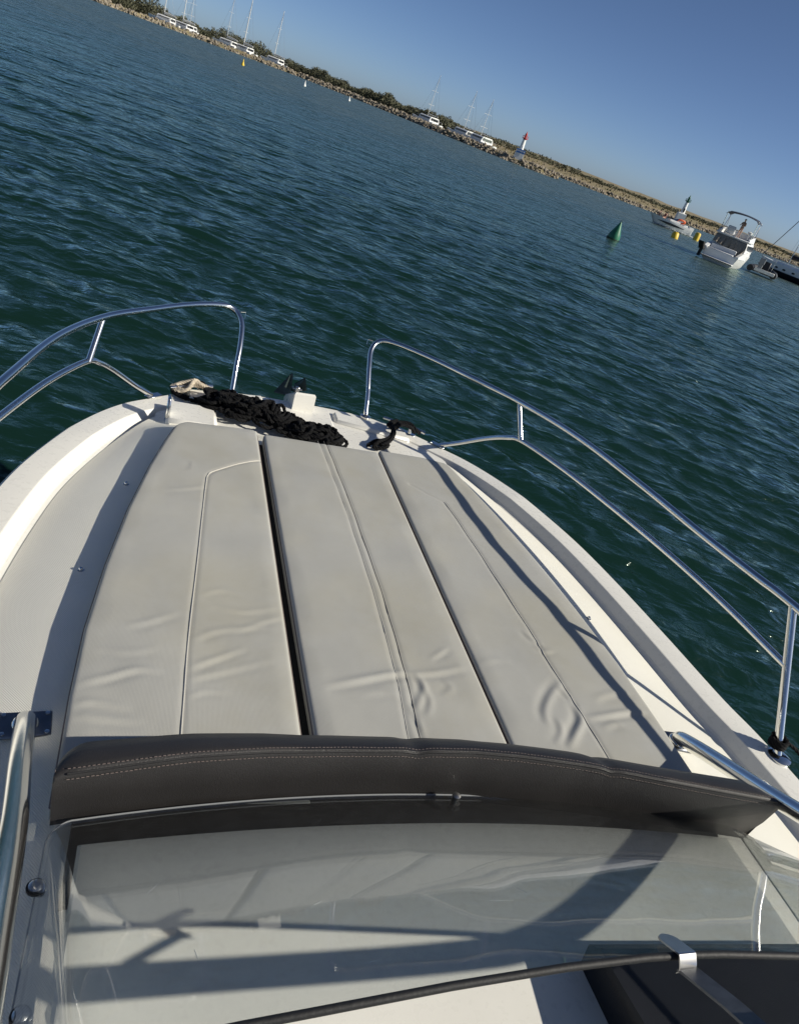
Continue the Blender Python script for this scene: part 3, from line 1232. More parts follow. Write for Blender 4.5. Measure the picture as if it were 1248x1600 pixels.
# draped canvas aft of the cabin: gathered folds, swept open to the right at the foot
mbx = MB()
secs = []
for i in range(61):
    u = i / 60
    x = -1.22 + 2.44 * u
    fold = .07 * math.sin(u * 42) + .04 * math.sin(u * 77 + 1)
    foot = 1.06 if .42 < u < .97 else 1.5 + .5 * max(0, .42 - u)
    yo = 1.55
    sec = []
    for k in range(9):
        v = k / 8
        z = 2.38 + (foot - 2.38) * v
        xx = x + (.12 * math.sin(v * 3.1) * (1 if u > .4 else .2))
        sec.append((xx, yo - .45 * v + fold * (.25 + v), z))
    secs.append(sec)
mbx.loft(secs, closed=False)
cv = build('cockpit_canvas', mbx, CANVAS, t)
sm = cv.modifiers.new('thick', 'SOLIDIFY')
sm.thickness = .015
# flybridge
mbx = MB()
mbx.box((0, 2.75, 2.5), (2.66, 2.5, .12), bev=.04)
build('flybridge_deck', mbx, WHULL, t)
mbx = MB()
for s in (-1, 1):
    mbx.loft([[(s * 1.30, y, 2.55), (s * 1.18, y, 2.55), (s * 1.15, y, 2.55 + h), (s * 1.25, y, 2.55 + h)] for y, h in ((1.7, .16), (2.8, .36), (4.0, .5))])
mbx.loft([[(x, y, z) for x, y in ((-1.28, 3.9), (1.28, 3.9), (1.1, 4.25), (-1.1, 4.25))] for z in (2.55, 3.1)])
build('flybridge_coaming', mbx, WHULL, t, sharp=30)
mbx = MB()
mbx.box((-.45, 2.4, 2.82), (.6, .5, .35), bev=.05)
mbx.box((-.45, 2.12, 3.1), (.6, .12, .45), bev=.05)
build('helm_seat', mbx, mat('pale_bench', (.55, .56, .57), .6), t)
mbx = MB()
mbx.lathe([(.02, 0), (.02, .5), (.17, .55), (.19, .7), (.02, .78)], 12, c=(.95, 2.1, 2.6))
build('radar_dome', mbx, WHULL, t)
for s in (-1, 1):
    for a, b, q in (((s * 1.22, 2.1, 2.6), (s * 1.2, 1.75, 4.35), .022), ((s * 1.22, 2.6, 2.6), (s * 1.2, 3.4, 4.35), .022), ((s * 1.22, 3.9, 3.0), (s * 1.2, 3.2, 4.3), .015)):
        mbx = MB()
        mbx.tube([a, b], q, 6)
        build('bimini_pole', mbx, STEELB, t)
mbx = MB()
secs = []
for i in range(13):
    u = i / 12 * 2 - 1
    z = 4.33 + .16 * (1 - u * u) - (.18 if abs(u) > .95 else 0)
    x = 1.28 * u
    secs.append([(x, 1.5, z - .03), (x, 2.0, z + .06), (x, 2.7, z + .08), (x, 3.6, z), (x, 3.6, z - .04), (x, 2.7, z + .04), (x, 2.0, z + .02), (x, 1.5, z - .07)])
mbx.loft(secs)
build('bimini_top', mbx, NAVY, t)
mbx = MB()
mbx.tube([(-1.2, 1.6, 2.6), (-1.2, 1.6, 3.1), (.2, 1.6, 3.1), (.2, 1.6, 2.6)], .02, 6)
mbx.tube([(.2, 1.6, 2.9), (-1.2, 1.6, 2.9)], .015, 6)
build('flybridge_rail', mbx, STEELB, t)
person('person', CRM @ Vector((.12, 2.75, 2.56)), hd + R_(160), 'person with white cap standing on the cruiser flybridge under the bimini', mat('tan_shirt', (.30, .20, .15), .8), WPAINT, scale=.8)
# tilted black outboard hung beside the stern
mbx = MB()
mbx.loft([[(x + ox, y + oy, z) for x, y in ((-.2, -.28), (.2, -.28), (.22, .22), (-.22, .22))] for ox, oy, z in ((-1.5, -.7, 1.35), (-1.5, -.62, 1.25), (-1.45, -.3, .9), (-1.42, -.15, .7))])
mbx.loft([[(x * .5 - 1.45, y * .5 - .1, z) for x, y in ((-.2, -.28), (.2, -.28), (.22, .22), (-.22, .22))] for z in (.78, .1)])
build('outboard_engine', mbx, BLACK, t, sharp=30)
mbx = MB()
mbx.box((-1.3, 0.0, .75), (.3, .5, .12))
build('engine_bracket', mbx, STEELB, t)

# ------------------------------------------------------------------ dark dinghy and yacht at the right edge
wd = water_pt(1187, 431)
t = empty('inflatable_dinghy', (wd.x + .3, wd.y + 1.0, 0), rz=R_(-20), label='dark inflatable dinghy with white stern board between cruiser and yacht', cat='dinghy')
mbx = MB()
mbx.tube(spline([(-1.0, -1.4, .35), (-1.05, .2, .36), (-.8, 1.6, .42), (0, 2.3, .55), (.8, 1.6, .42), (1.05, .2, .36), (1.0, -1.4, .35)], 6), .27, 10)
build('air_tube', mbx, mat('dark_hypalon', (.02, .021, .024), .6), t)
mbx = MB()
mbx.box((0, .2, .25), (1.6, 3.0, .1))
build('floor', mbx, DKMET, t)
mbx = MB()
mbx.box((.25, -1.75, .42), (1.7, .08, .26), bev=.02)
build('stern_board', mbx, WPAINT, t)
mbx = MB()
mbx.loft([[(x - .3, y - 1.5, z) for x, y in ((-.17, -.22), (.17, -.22), (.17, .2), (-.17, .2))] for z in (.2, .9)])
mbx.loft([[(x * 1.3 - .3, y * 1.3 - 1.5, z) for x, y in ((-.17, -.22), (.17, -.22), (.17, .2), (-.17, .2))] for z in (.92, 1.3, 1.38)])
build('outboard_engine', mbx, mat('grey_cowl', (.22, .23, .25), .4), t)
mbx = MB()
mbx.box((.1, .5, .75), (.55, .5, .9), bev=.05)
build('steering_console', mbx, DKMET, t)
mbx = MB()
mbx.tube([(-.5, .9, .4), (-.5, .75, 1.6), (.6, .75, 1.6), (.6, .9, .4)], .025, 6)
build('frame', mbx, STEELB, t)

wy = water_pt(1228, 437)
hy = R_(-136)
rm = ray(1211, 390)
t = empty('moored_yacht', (wy.x, wy.y, 0), rz=hy + R_(180), label='large white sailing yacht with black waterline band at the right edge', cat='yacht')
t.scale = (.78,) * 3
YM = Matrix.Translation((wy.x, wy.y, 0)) @ Matrix.Rotation(hy + R_(180), 4, 'Z')
mbx = hull_mesh(9.5, 3.2, 1.35, rake=.9, stern=.8, n=16)
mbx.v = [(x, y - 4.6, z) for x, y, z in mbx.v]
build('hull', mbx, WHULL, t, sharp=40)
mbx = hull_mesh(9.5, 3.2, 1.35, rake=.9, stern=.8, n=16)
vv = []
for x, y, z in mbx.v:
    vv.append((x * 1.012, y * 1.002 - 4.6, max(-.3, min(z, .72))))
mbx.v = vv
build('waterline_band', mbx, DSTR, t, sharp=40)
mbx = MB()
mbx.loft([[(x * w_, y, z) for x, y in ((-1.05, -2.0), (1.05, -2.0), (.6, 2.8), (-.6, 2.8))] for w_, z in ((1, 1.3), (.95, 1.62), (.8, 1.78))])
build('coachroof', mbx, WHULL, t, sharp=30)
for s in (-1, 1):
    for yy in (-1.2, .2, 1.4):
        mbx = MB()
        mbx.lathe([(.16, -.02), (.16, .02)], 12)
        mbx.v = [(s * (1.56 - .1 * max(0, yy) ** 1.5) + z, x * 1.5 + yy, y * .7 + 1.02) for x, y, z in mbx.v]
        build('porthole', mbx, DKGLASS, t)
hm2 = 11.0
mbx = MB()
mbx.tube([(0, .9, 1.7), (0, .8, hm2)], .065, 8)
mq = build('mast', mbx, STEELB, t)
mbx = MB()
mbx.tube([(0, 4.9, 1.8), (0, .85, hm2 * .97)], .05, 6)
build('furled_jib', mbx, mat('furled_sail', (.10, .105, .12), .8), t)
mbx = MB()
for a, b in (((-1.4, .8, 1.4), (0, .8, hm2 * .9)), ((1.4, .8, 1.4), (0, .8, hm2 * .9)), ((0, -4.5, 1.5), (0, .8, hm2))):
    mbx.tube([a, b], .012, 4)
build('rigging', mbx, WIRE, t)
mbx = MB()
mbx.tube([(0, .7, 2.75), (0, -1.4, 2.8), (0, -3.6, 2.7)], .2, 8, radii=[.34, .24, .12])
build('sail_cover', mbx, BLACK, t)
for s in (-1, 1):
    mbx = MB()
    prev = None
    for yy in (-4.2, -2.6, -1.0, .6, 2.2, 3.6):
        xx = s * 1.5 * (1 if yy < .5 else max(.2, 1 - ((yy - .5) / 4.6) ** 2))
        mbx.tube([(xx, yy, 1.3), (xx, yy, 1.95)], .018, 5)
        if prev:
            mbx.tube([prev, (xx, yy, 1.95)], .012, 4)
        prev = (xx, yy, 1.95)
    build('guard_rail', mbx, STEELB, t)
mbx = MB()
secs = []
for i in range(9):
    u = i / 8 * 2 - 1
    z = 3.1 + .18 * (1 - u * u)
    secs.append([(1.1 * u, -4.3, z), (1.1 * u, -2.5, z + .05), (1.1 * u, -2.5, z + .02), (1.1 * u, -4.3, z - .03)])
mbx.loft(secs)
for s in (-1, 1):
    mbx.tube([(s * 1.1, -3.4, 1.3), (s * 1.1, -4.2, 3.1)], .02, 5)
    mbx.tube([(s * 1.1, -3.4, 1.3), (s * 1.1, -2.6, 3.12)], .02, 5)
build('sprayhood', mbx, COVER, t)

# ================================================================== OUR BOAT
boat = empty('motorboat', (0, 0, 0), boat=True, label='white motorboat in the foreground, foredeck with sunpad, rails and low windscreen', cat='motorboat')

# outline of the gunwale (starboard half), aft to bow
OUT = [(1.24, -2.6), (1.235, -1.2), (1.22, 0), (1.18, 1.04), (1.14, 1.35), (1.115, 1.62), (1.08, 1.93), (1.03, 2.22), (.945, 2.5), (.855, 2.73), (.775, 2.88), (.70, 2.975), (.60, 3.075), (.50, 3.15), (.40, 3.205), (.30, 3.235), (.15, 3.25), (0, 3.255)]
half = spline([(x, y, 0) for x, y in OUT], 6)
full = [Vector((-p.x, p.y, 0)) for p in half] + [p.copy() for p in reversed(half)][1:]
ss = resample(full, .03)


def gtop(y):
    return -.06 - .032 * min(1, max(0, (y - 2.55) / .45))


nor = []
for i, p in enumerate(ss):
    tg = (ss[min(i + 1, len(ss) - 1)] - ss[max(i - 1, 0)]).normalized()
    nor.append(Vector((tg.y, -tg.x, 0)))          # inward (to the right of travel: port aft -> bow -> starboard aft)
mb = MB()
secs = []
for p, nn in zip(ss, nor):
    zt = gtop(p.y)
    sec = []
    for d_, z_ in ((.0, -.055), (-.004, -.03), (-.002, -.008), (.008, 0), (.05, .0015), (.090, 0), (.0935, -.0012), (.0965, -.004), (.1215, -.029), (.129, -.0335), (.140, -.0365), (.152, -.039), (.158, -.046)):
        q = p + nn * d_
        sec.append((q.x, q.y, zt + z_))
    secs.append(sec)
mb.loft(secs, closed=False)
build('gunwale', mb, GEL, boat, sharp=14)
mb = MB()
secs = []
for p, nn in zip(ss, nor):
    zt = gtop(p.y)
    sec = []
    bowf = max(0, (p.y - 1.2) / 2.05)
    for d_, z_ in ((.001, -.052), (.004, -.12), (.03 + .1 * bowf, -.5), (.09 + .22 * bowf, -.95), (.25 + .3 * bowf, -1.35)):
        q = p + nn * d_
        sec.append((q.x, q.y, zt + z_ - .003))
    secs.append(sec)
mb.loft(secs, closed=False)
build('hull', mb, GEL, boat)
mb = MB()
mb.tube([p - nn * .008 + Vector((0, 0, gtop(p.y) - .075)) for p, nn in zip(ss, nor)], .018, 8)
build('rubbing_strake', mb, mat('grey_rubber', (.12, .12, .12), .6), boat)

# deck surface inside the gunwale
HX = np.array([p.x for p in half])
HY = np.array([p.y for p in half])
YS_C = [0.6, .9, 1.2, 1.41, 1.67, 1.97, 2.25, 2.47, 2.66, 2.8]
XS_C = [.735, .74, .745, .742, .722, .687, .642, .598, .555, .52]


def cush_x(y):
    return float(np.interp(y, YS_C, XS_C))


inner = [p + nn * .148 for p, nn in zip(ss, nor)]
IY = []
IX = []
for p in inner:
    if p.x >= 0 and (not IY or p.y < IY[-1] - 1e-6):
        IY.append(p.y)
        IX.append(p.x)
IY = np.array(IY[::-1])
IX = np.array(IX[::-1])


def win(y):
    return float(np.interp(y, IY, IX))


def sm01(t):
    t = min(1, max(0, t))
    return t * t * (3 - 2 * t)


def zdeck(x, y):
    c = cush_x(y) - .02
    w_ = win(y)
    t = max(0, (abs(x) - c) / max(.05, w_ - c))
    z = -.042 - .053 * min(1, t) ** 1.4
    if abs(x) < c - .01:
        z = -.046
    zb = -.088
    k = sm01((y - 2.62) / .22)
    return z * (1 - k) + zb * k


mb = MB()
ysd = np.concatenate([np.linspace(-2.6, 1.0, 19), np.linspace(1.05, 3.1, 70)])
rows = []
for y in ysd:
    w_ = win(y) + .004
    row = []
    for u in np.linspace(-1, 1, 61):
        x = u * w_
        row.append((x, y, zdeck(x, y)))
    rows.append(row)
# end cap row to the bow
w_ = win(3.11)
rows.append([(u * (w_ * .97), 3.122, -.088) for u in np.linspace(-1, 1, 61)])
# cut-out for the cockpit behind the console
V = [p for r_ in rows for p in r_]
F = []
for i in range(len(rows) - 1):
    for k in range(60):
        a = rows[i][k]
        b = rows[i + 1][k + 1]
        if max(a[1], b[1]) < .13 and abs(a[0]) < .8 and abs(b[0]) < .8:
            continue
        F.append((i * 61 + k, i * 61 + k + 1, (i + 1) * 61 + k + 1, (i + 1) * 61 + k))
mb.add(V, F)
build('side_deck', mb, NSK, boat)
# smooth bow platform with the anchor locker
mb = MB()
secs = []
for y in np.linspace(2.74, 3.19, 19):
    w_ = min(win(min(y, 3.1)) + .03, .64 - max(0, y - 2.95) * .6)
    if y > 3.1:
        w_ = .52 - (y - 3.1) * 1.2
    secs.append([(u * w_, y, -.086 + .005 * (1 - u * u) + (.0 if 2.76 < y < 3.18 else -.01)) for u in np.linspace(-1, 1, 21)])
mb.loft(secs, closed=False)
build('bow_platform', mb, GEL, boat)
# locker lid halves and the raised rim pieces either side of the roller box
for (xa, xb, ya, yb, zt) in ((-.52, -.18, 3.09, 3.20, -.068), (-.172, .135, 2.93, 3.20, -.072), (.145, .50, 3.05, 3.16, -.066)):
    mb = MB()
    cx_, cy_ = (xa + xb) / 2, (ya + yb) / 2
    mb.box((cx_, cy_, (zt - .10) / 2), (xb - xa, yb - ya, zt + .10), bev=.012)
    mb.v = [(x, y - (abs(x) - .3) * .35 * (abs(x) > .3), z) for x, y, z in mb.v]
    build('locker_lid', mb, GEL, boat)
# raised step on the port side of the sunpad front (moulding the steel post is screwed to)
mb = MB()
mb.box((-.50, 2.83, -.075), (.20, .20, .05), bev=.015)
build('deck_step', mb, GEL, boat)
mb = MB()
mb.box((-.595, 2.78, -.035), (.014, .05, .12), bev=.004)
mb.box((-.580, 2.78, -.088), (.05, .06, .008), bev=.002)
build('hatch_catch', mb, STEEL, boat)
# bow roller box
mb = MB()
mb.loft([[(x, y, z) for x, y in ((-.056, 3.10), (.042, 3.10), (.042, 3.36), (-.056, 3.36))] for z in (-.14, -.12)] +
        [[(-.056, 3.105, .004), (.041, 3.105, .008), (.037, 3.35, -.10), (-.053, 3.35, -.10)], [(-.050, 3.114, .011), (.035, 3.114, .014), (.031, 3.345, -.098), (-.047, 3.345, -.098)]])
build('bow_roller_box', mb, GEL, boat, sharp=35)
# near-black sheet under the cushions, seen in the gaps
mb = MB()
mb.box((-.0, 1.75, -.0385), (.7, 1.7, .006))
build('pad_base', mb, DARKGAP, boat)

# snap studs on the side decks
for q in ((197, 757), (126, 891), (919, 967)):
    pz = -.06
    p = bz(q[0], q[1], pz)
    for _ in range(4):
        pz = zdeck(p.x, p.y)
        p = bz(q[0], q[1], pz)
    mb = MB()
    mb.lathe([(.009, -.002), (.009, .002), (.0055, .003), (.0055, .007), (.004, .009), (.001, .009)], 12, c=(p.x, p.y, p.z))
    build('snap_stud', mb, STEEL, boat)

# ------------------------------------------------------------------ bow rails
def base_plate(parent, p, s=.028):
    mb = MB()
    mb.lathe([(s, -.002), (s, .004), (s * .8, .007), (s * .55, .009)], 18, c=p)
    build('base_plate', mb, STEEL, parent)


for sd in (-1, 1):
    rl = empty('bow_rail', (0, 0, 0))
    rl.parent = boat
    X = lambda pts: [(sd * x, y, z) for x, y, z in pts]
    top = spline(X([(.322, 3.205, -.075), (.318, 3.26, .02), (.312, 3.33, .115), (.318, 3.40, .19), (.36, 3.435, .232), (.43, 3.40, .247), (.56, 3.27, .255), (.70, 3.07, .265), (.855, 2.81, .28), (.965, 2.445, .305), (1.027, 2.04, .320), (1.075, 1.69, .324), (1.118, 1.475, .325), (1.148, 1.339, .325), (1.20, .9, .322), (1.225, .3, .31), (1.235, -.4, .29), (1.24, -1.2, .2)]), 10)
    mb = MB()
    mb.tube(top, .0125, 14)
    build('top_rail', mb, STEEL, rl)
    mid = spline(X([(.665, 3.015, -.085), (.73, 2.955, -.03), (.81, 2.86, .055), (.86, 2.775, .110), (.897, 2.705, .135), (.975, 2.48, .145), (1.035, 2.235, .152), (1.105, 1.88, .160), (1.145, 1.56, .165), (1.152, 1.25, .170)]), 10)
    mb = MB()
    mb.tube(mid, .0115, 12)
    build('mid_rail', mb, STEEL, rl)
    for a, b, rr_ in (((.892, 2.705, .135), (.862, 2.80, .285), .0115), ((1.163, 1.12, -.06), (1.148, 1.337, .325), .0125)):
        mb = MB()
        mb.tube(X([a, b]), rr_, 12)
        st = build('stanchion', mb, STEEL, rl)
    base_plate(rl, (sd * 1.164, 1.115, -.058), .034)
    base_plate(rl, (sd * .322, 3.203, -.083), .026)
    mb = MB()
    mb.box((sd * .655, 3.02, -.086), (.075, .034, .006), rz=-sd * .8, bev=.002)
    build('base_plate', mb, STEEL, rl)
    # small wire clip at the fore end of the hoop
    mb = MB()
    mb.tube(X([(.322, 3.40, .185), (.300, 3.445, .20), (.302, 3.45, .225), (.325, 3.44, .225)]), .0018, 6)
    build('wire_clip', mb, STEEL, rl)

# horn cleats
CLR = {}
for sd in (-1, 1):
    c = Vector((sd * .503, 3.13, -.062))
    ax = Vector((sd * .18, -.133, .012)).normalized()
    e = empty('cleat', (0, 0, 0))
    e.parent = boat
    mb = MB()
    pts = [c + ax * s_ + Vector((0, 0, .004 * (1 - (s_ / .11) ** 2))) for s_ in (-.112, -.105, -.06, 0, .06, .105, .112)]
    mb.tube(spline(pts, 4), .008, 10, radii=None)
    build('horn', mb, STEEL, e)
    for s_ in (-.035, .035):
        mb = MB()
        q = c + ax * s_
        mb.tube([q, q - Vector((0, 0, .034))], .008, 10, radii=[.007, .012])
        build('post', mb, STEEL, e)
    mb = MB()
    mb.box((c.x, c.y, -.092), (.13, .035, .008), rz=math.atan2(ax.y, ax.x), bev=.003)
    build('foot', mb, STEEL, e)
    CLR[sd] = (c, ax)

# ------------------------------------------------------------------ sunpad cushions
def seg_dist(Xp, Yp, a, b):
    ax_, ay = a
    bx_, by_ = b
    dx, dy = bx_ - ax_, by_ - ay
    L2 = dx * dx + dy * dy
    t = ((Xp - ax_) * dx + (Yp - ay) * dy) / L2
    tc_ = np.clip(t, 0, 1)
    px, py = ax_ + tc_ * dx, ay + tc_ * dy
    d = np.hypot(Xp - px, Yp - py)
    sgn = np.sign((Xp - ax_) * dy - (Yp - ay) * dx)
    return d * sgn, t


def wrinkles(Xp, Yp, lst):
    Z = np.zeros_like(Xp)
    for pts, h, w_ in lst:
        h, w_ = h * .54, w_ * .8
        # pts: photo pixels on the cushion top
        P = [bz(x, y, 0) for x, y in pts]
        P = spline([(p.x, p.y, 0) for p in P], 6) if len(P) > 2 else P
        best = np.full(Xp.shape, 1e9)
        sg = np.zeros_like(Xp)
        tt = np.zeros_like(Xp)
        n = len(P) - 1
        for i in range(n):
            d, t = seg_dist(Xp, Yp, (P[i].x, P[i].y), (P[i + 1].x, P[i + 1].y))
            m_ = np.abs(d) < best
            best[m_] = np.abs(d)[m_]
            sg[m_] = d[m_]
            tt[m_] = ((i + np.clip(t, 0, 1)) / n)[m_]
        taper = np.sin(np.clip(tt, 0, 1) * math.pi) ** .7
        q = sg / w_
        Z += h * taper * (np.exp(-q * q) - .75 * np.exp(-((q - 1.6) / 1.1) ** 2))
    return Z


def cushion(name, xl, xr, y0, y1, label, wr, seams, fr, parts, crn=(.03, .03)):
    """xl/xr: edge functions of y; fr: front edge y as function of x"""
    th = .052
    rad = .010
    eo = np.array([0, .0008, .0025, .005, .0085, .013])
    ny = int((y1 - y0) / .0065)
    vy = np.concatenate([y0 + eo, np.linspace(y0 + .019, y1 - .019, ny), (y1 - eo)[::-1]])
    wmean = xr(1.7) - xl(1.7)
    nx = int(wmean / .0062)
    e = eo / wmean
    uu = np.concatenate([e, np.linspace(.019 / wmean, 1 - .019 / wmean, nx), (1 - e)[::-1]])
    U, Vv = np.meshgrid(uu, vy)
    XL = np.vectorize(xl)(Vv)
    XR = np.vectorize(xr)(Vv)
    # rounded front corners in plan
    for which, rc in ((0, crn[0]), (1, crn[1])):
        dyc = np.clip((Vv - (y1 - rc)) / rc, 0, 1)
        ins = rc * (1 - np.sqrt(1 - dyc ** 2 + 1e-9))
        if which == 0:
            XL = XL + ins
        else:
            XR = XR - ins
    X = XL + (XR - XL) * U
    Y = Vv + fr(X) * np.clip((Vv - y0) / (y1 - y0), 0, 1) ** 6
    # distance to the nearest edge
    d = np.minimum.reduce([U * (XR - XL), (1 - U) * (XR - XL), Vv - y0, y1 - Vv])
    Z = np.where(d < rad, np.sqrt(np.maximum(0, rad ** 2 - (rad - d) ** 2)) - rad, 0)
    soft = np.clip(d / .05, 0, 1)
    Z += .0035 * (soft * (2 - soft)) - .0035
    # slow foam unevenness
    Z += soft * (.0016 * np.sin(X * 19 + Y * 5) * np.sin(Y * 7.3 + X * 3) + .0009 * np.sin(Y * 31 + X * 9))
    Z += wrinkles(X, Y, wr) * np.clip(d / .025, 0, 1)
    for pts in seams:
        P = [bz(x, y, 0) for x, y in pts]
        best = np.full(X.shape, 1e9)
        for i in range(len(P) - 1):
            dd, _ = seg_dist(X, Y, (P[i].x, P[i].y), (P[i + 1].x, P[i + 1].y))
            best = np.minimum(best, np.abs(dd))
        Z -= .0022 * np.exp(-(best / .006) ** 2)
    nr, nc = X.shape
    c = Vector(((xl(y0) + xr(y0)) / 2, (y0 + y1) / 2, -.045))
    Vt = [(float(a), float(b), float(z)) for a, b, z in zip(X.ravel(), Y.ravel(), Z.ravel())]
    F = [(i * nc + k, i * nc + k + 1, (i + 1) * nc + k + 1, (i + 1) * nc + k) for i in range(nr - 1) for k in range(nc - 1)]
    # skirt
    loop = [k for k in range(nc)] + [i * nc + nc - 1 for i in range(1, nr)] + [(nr - 1) * nc + k for k in range(nc - 2, -1, -1)] + [i * nc for i in range(nr - 2, 0, -1)]
    o0 = len(Vt)
    for j in loop:
        x, y, z = Vt[j]
        Vt.append((x, y, -.060))
    m_ = len(loop)
    for k in range(m_):
        k2 = (k + 1) % m_
        F.append((loop[k2], loop[k], o0 + k, o0 + k2))
    F.append(tuple(o0 + k for k in range(m_)))
    mb = MB()
    mb.v, mb.f = Vt, F
    t = empty(name, c, boat=True, label=label, cat='cushion', group='sunpad cushions')
    mb.v = [(x - c.x, y - c.y, z - c.z) for x, y, z in mb.v]
    build('pad', mb, VIN, t, sharp=None, fixn=False)
    # piping: tubes following the surface

    def surf(x, y):
        i = int(np.argmin(np.abs(vy - y)))
        k = int(np.argmin(np.abs(X[i] - x)))
        return Z[i, k]
    for pts, r_, m2, nm in parts:
        P = [bz(x, y, 0) for x, y in pts]
        P = resample(spline([(p.x, p.y, 0) for p in P], 8), .01)
        P = [Vector((p.x - c.x, p.y - c.y, surf(p.x, p.y) + r_ * .35 - c.z)) for p in P]
        mbp = MB()
        mbp.tube(P, r_, 6)
        build(nm, mbp, m2, t)
    # welt along the lower edge
    mbp = MB()
    lp = [Vector((Vt[j][0] - c.x, Vt[j][1] - c.y, -.012 - c.z)) for j in loop[::4]]
    mbp.tube(lp + [lp[0]], .0022, 5)
    build('edge_welt', mbp, mat('edge_thread', (.16, .13, .12), .8), t)
    return t


seamL = [(407, 718), (365, 726), (335, 735), (325, 742), (321, 760), (309, 870), (295, 990), (287, 1090), (282, 1160)]
seamR = [(640, 757), (668, 772), (694, 784), (704, 797), (760, 880), (823, 977), (862, 1043), (900, 1102), (957, 1194)]
stripeA = [(497.6, 684), (520, 742), (544, 804), (584, 925), (619, 1054), (641, 1166)]
stripeB = [(506.7, 684), (530, 742), (555, 806), (597, 926), (633, 1049), (660, 1168)]
wrL = [([(120, 1066), (165, 1058), (215, 1046), (255, 1052)], .0045, .012), ([(115, 1098), (150, 1096), (205, 1108)], .004, .011), ([(118, 1116), (160, 1122), (225, 1128)], .0035, .012), ([(195, 978), (230, 972), (280, 955)], .0025, .013),
       ([(150, 1010), (200, 1018), (250, 1012)], .002, .014), ([(300, 1000), (340, 985), (420, 978)], .0026, .012), ([(296, 1042), (330, 1030), (385, 1012)], .0035, .011), ([(295, 1062), (330, 1052), (430, 1030)], .0025, .012), ([(330, 945), (380, 955), (440, 948)], .002, .012),
       ([(360, 990), (420, 968), (465, 962)], .0022, .011), ([(290, 1090), (320, 1080), (360, 1082)], .002, .010), ([(310, 930), (345, 922), (380, 930)], .0016, .012), ([(250, 765), (300, 762), (325, 758)], .0016, .014), ([(285, 715), (300, 722), (296, 738)], .0012, .012)]
wrC = [([(505, 1072), (560, 1062), (615, 1052), (640, 1050)], .006, .013), ([(636, 1052), (680, 1050), (728, 1042)], .0045, .013), ([(648, 1050), (662, 1075), (650, 1110)], .005, .012), ([(655, 1060), (672, 1095), (668, 1120)], .0035, .011), ([(670, 1030), (685, 1022), (700, 1012)], .003, .010),
       ([(560, 1085), (600, 1080), (625, 1088)], .002, .013), ([(690, 1060), (705, 1075), (690, 1090)], .0022, .012), ([(640, 1100), (655, 1130), (662, 1150)], .003, .010)]
wrR = [([(815, 985), (832, 1000), (850, 1008)], .004, .010), ([(835, 1010), (850, 1018), (866, 1016)], .003, .010), ([(878, 1065), (862, 1085), (852, 1110), (856, 1135)], .006, .014), ([(900, 1100), (908, 1125), (898, 1150), (888, 1170)], .009, .014), ([(870, 1075), (885, 1085), (898, 1098)], .004, .010),
       ([(915, 1122), (945, 1118), (985, 1112), (1010, 1112)], .0065, .012), ([(925, 1095), (950, 1085), (985, 1080)], .003, .014), ([(940, 1140), (960, 1130), (975, 1135)], .003, .012), ([(870, 1120), (878, 1145), (868, 1165)], .004, .012), ([(740, 1040), (775, 1030), (800, 1036)], .0015, .014)]
G = .245
cushion('sunpad_cushion', lambda y: -cush_x(y), lambda y: -.264 + .006 * (y - .9) / 1.8, .93, 2.655,
        'grey sunpad cushion on the port side, left of the dark gap', wrL, [seamL], lambda x: 0.03 * np.clip((x + .56) / .3, 0, 1) - .02, [(seamL, .0020, PIPE, 'piping')], crn=(.06, .03))
cushion('sunpad_cushion', lambda y: -.235, lambda y: .245, .965, 2.64,
        'grey middle sunpad cushion with the double stitched stripe', wrC, [stripeA, stripeB], lambda x: 0.012 * x, [(stripeA, .0008, PIPE, 'stitch_line'), (stripeB, .0010, mat('grey_thread', (.16, .15, .14), .8), 'stitch_line')], crn=(.02, .012))
cushion('sunpad_cushion', lambda y: .252, lambda y: cush_x(y) + .008, .93, 2.665,
        'grey sunpad cushion on the starboard side, crossed by the rail shadow', wrR, [seamR], lambda x: -.02 * np.clip((x - .45) / .1, 0, 1), [(seamR[2:], .0016, PIPE, 'piping')], crn=(.012, .035))

# ------------------------------------------------------------------ dark bolster
def bol_ys(x):
    return float(np.interp(x, [-.75, -.72, -.52, -.38, -.23, -.08, .05, .15, .3, .42, .58, .74, .79], [.868, .876, .912, .928, .938, .942, .938, .927, .905, .882, .848, .812, .798]))


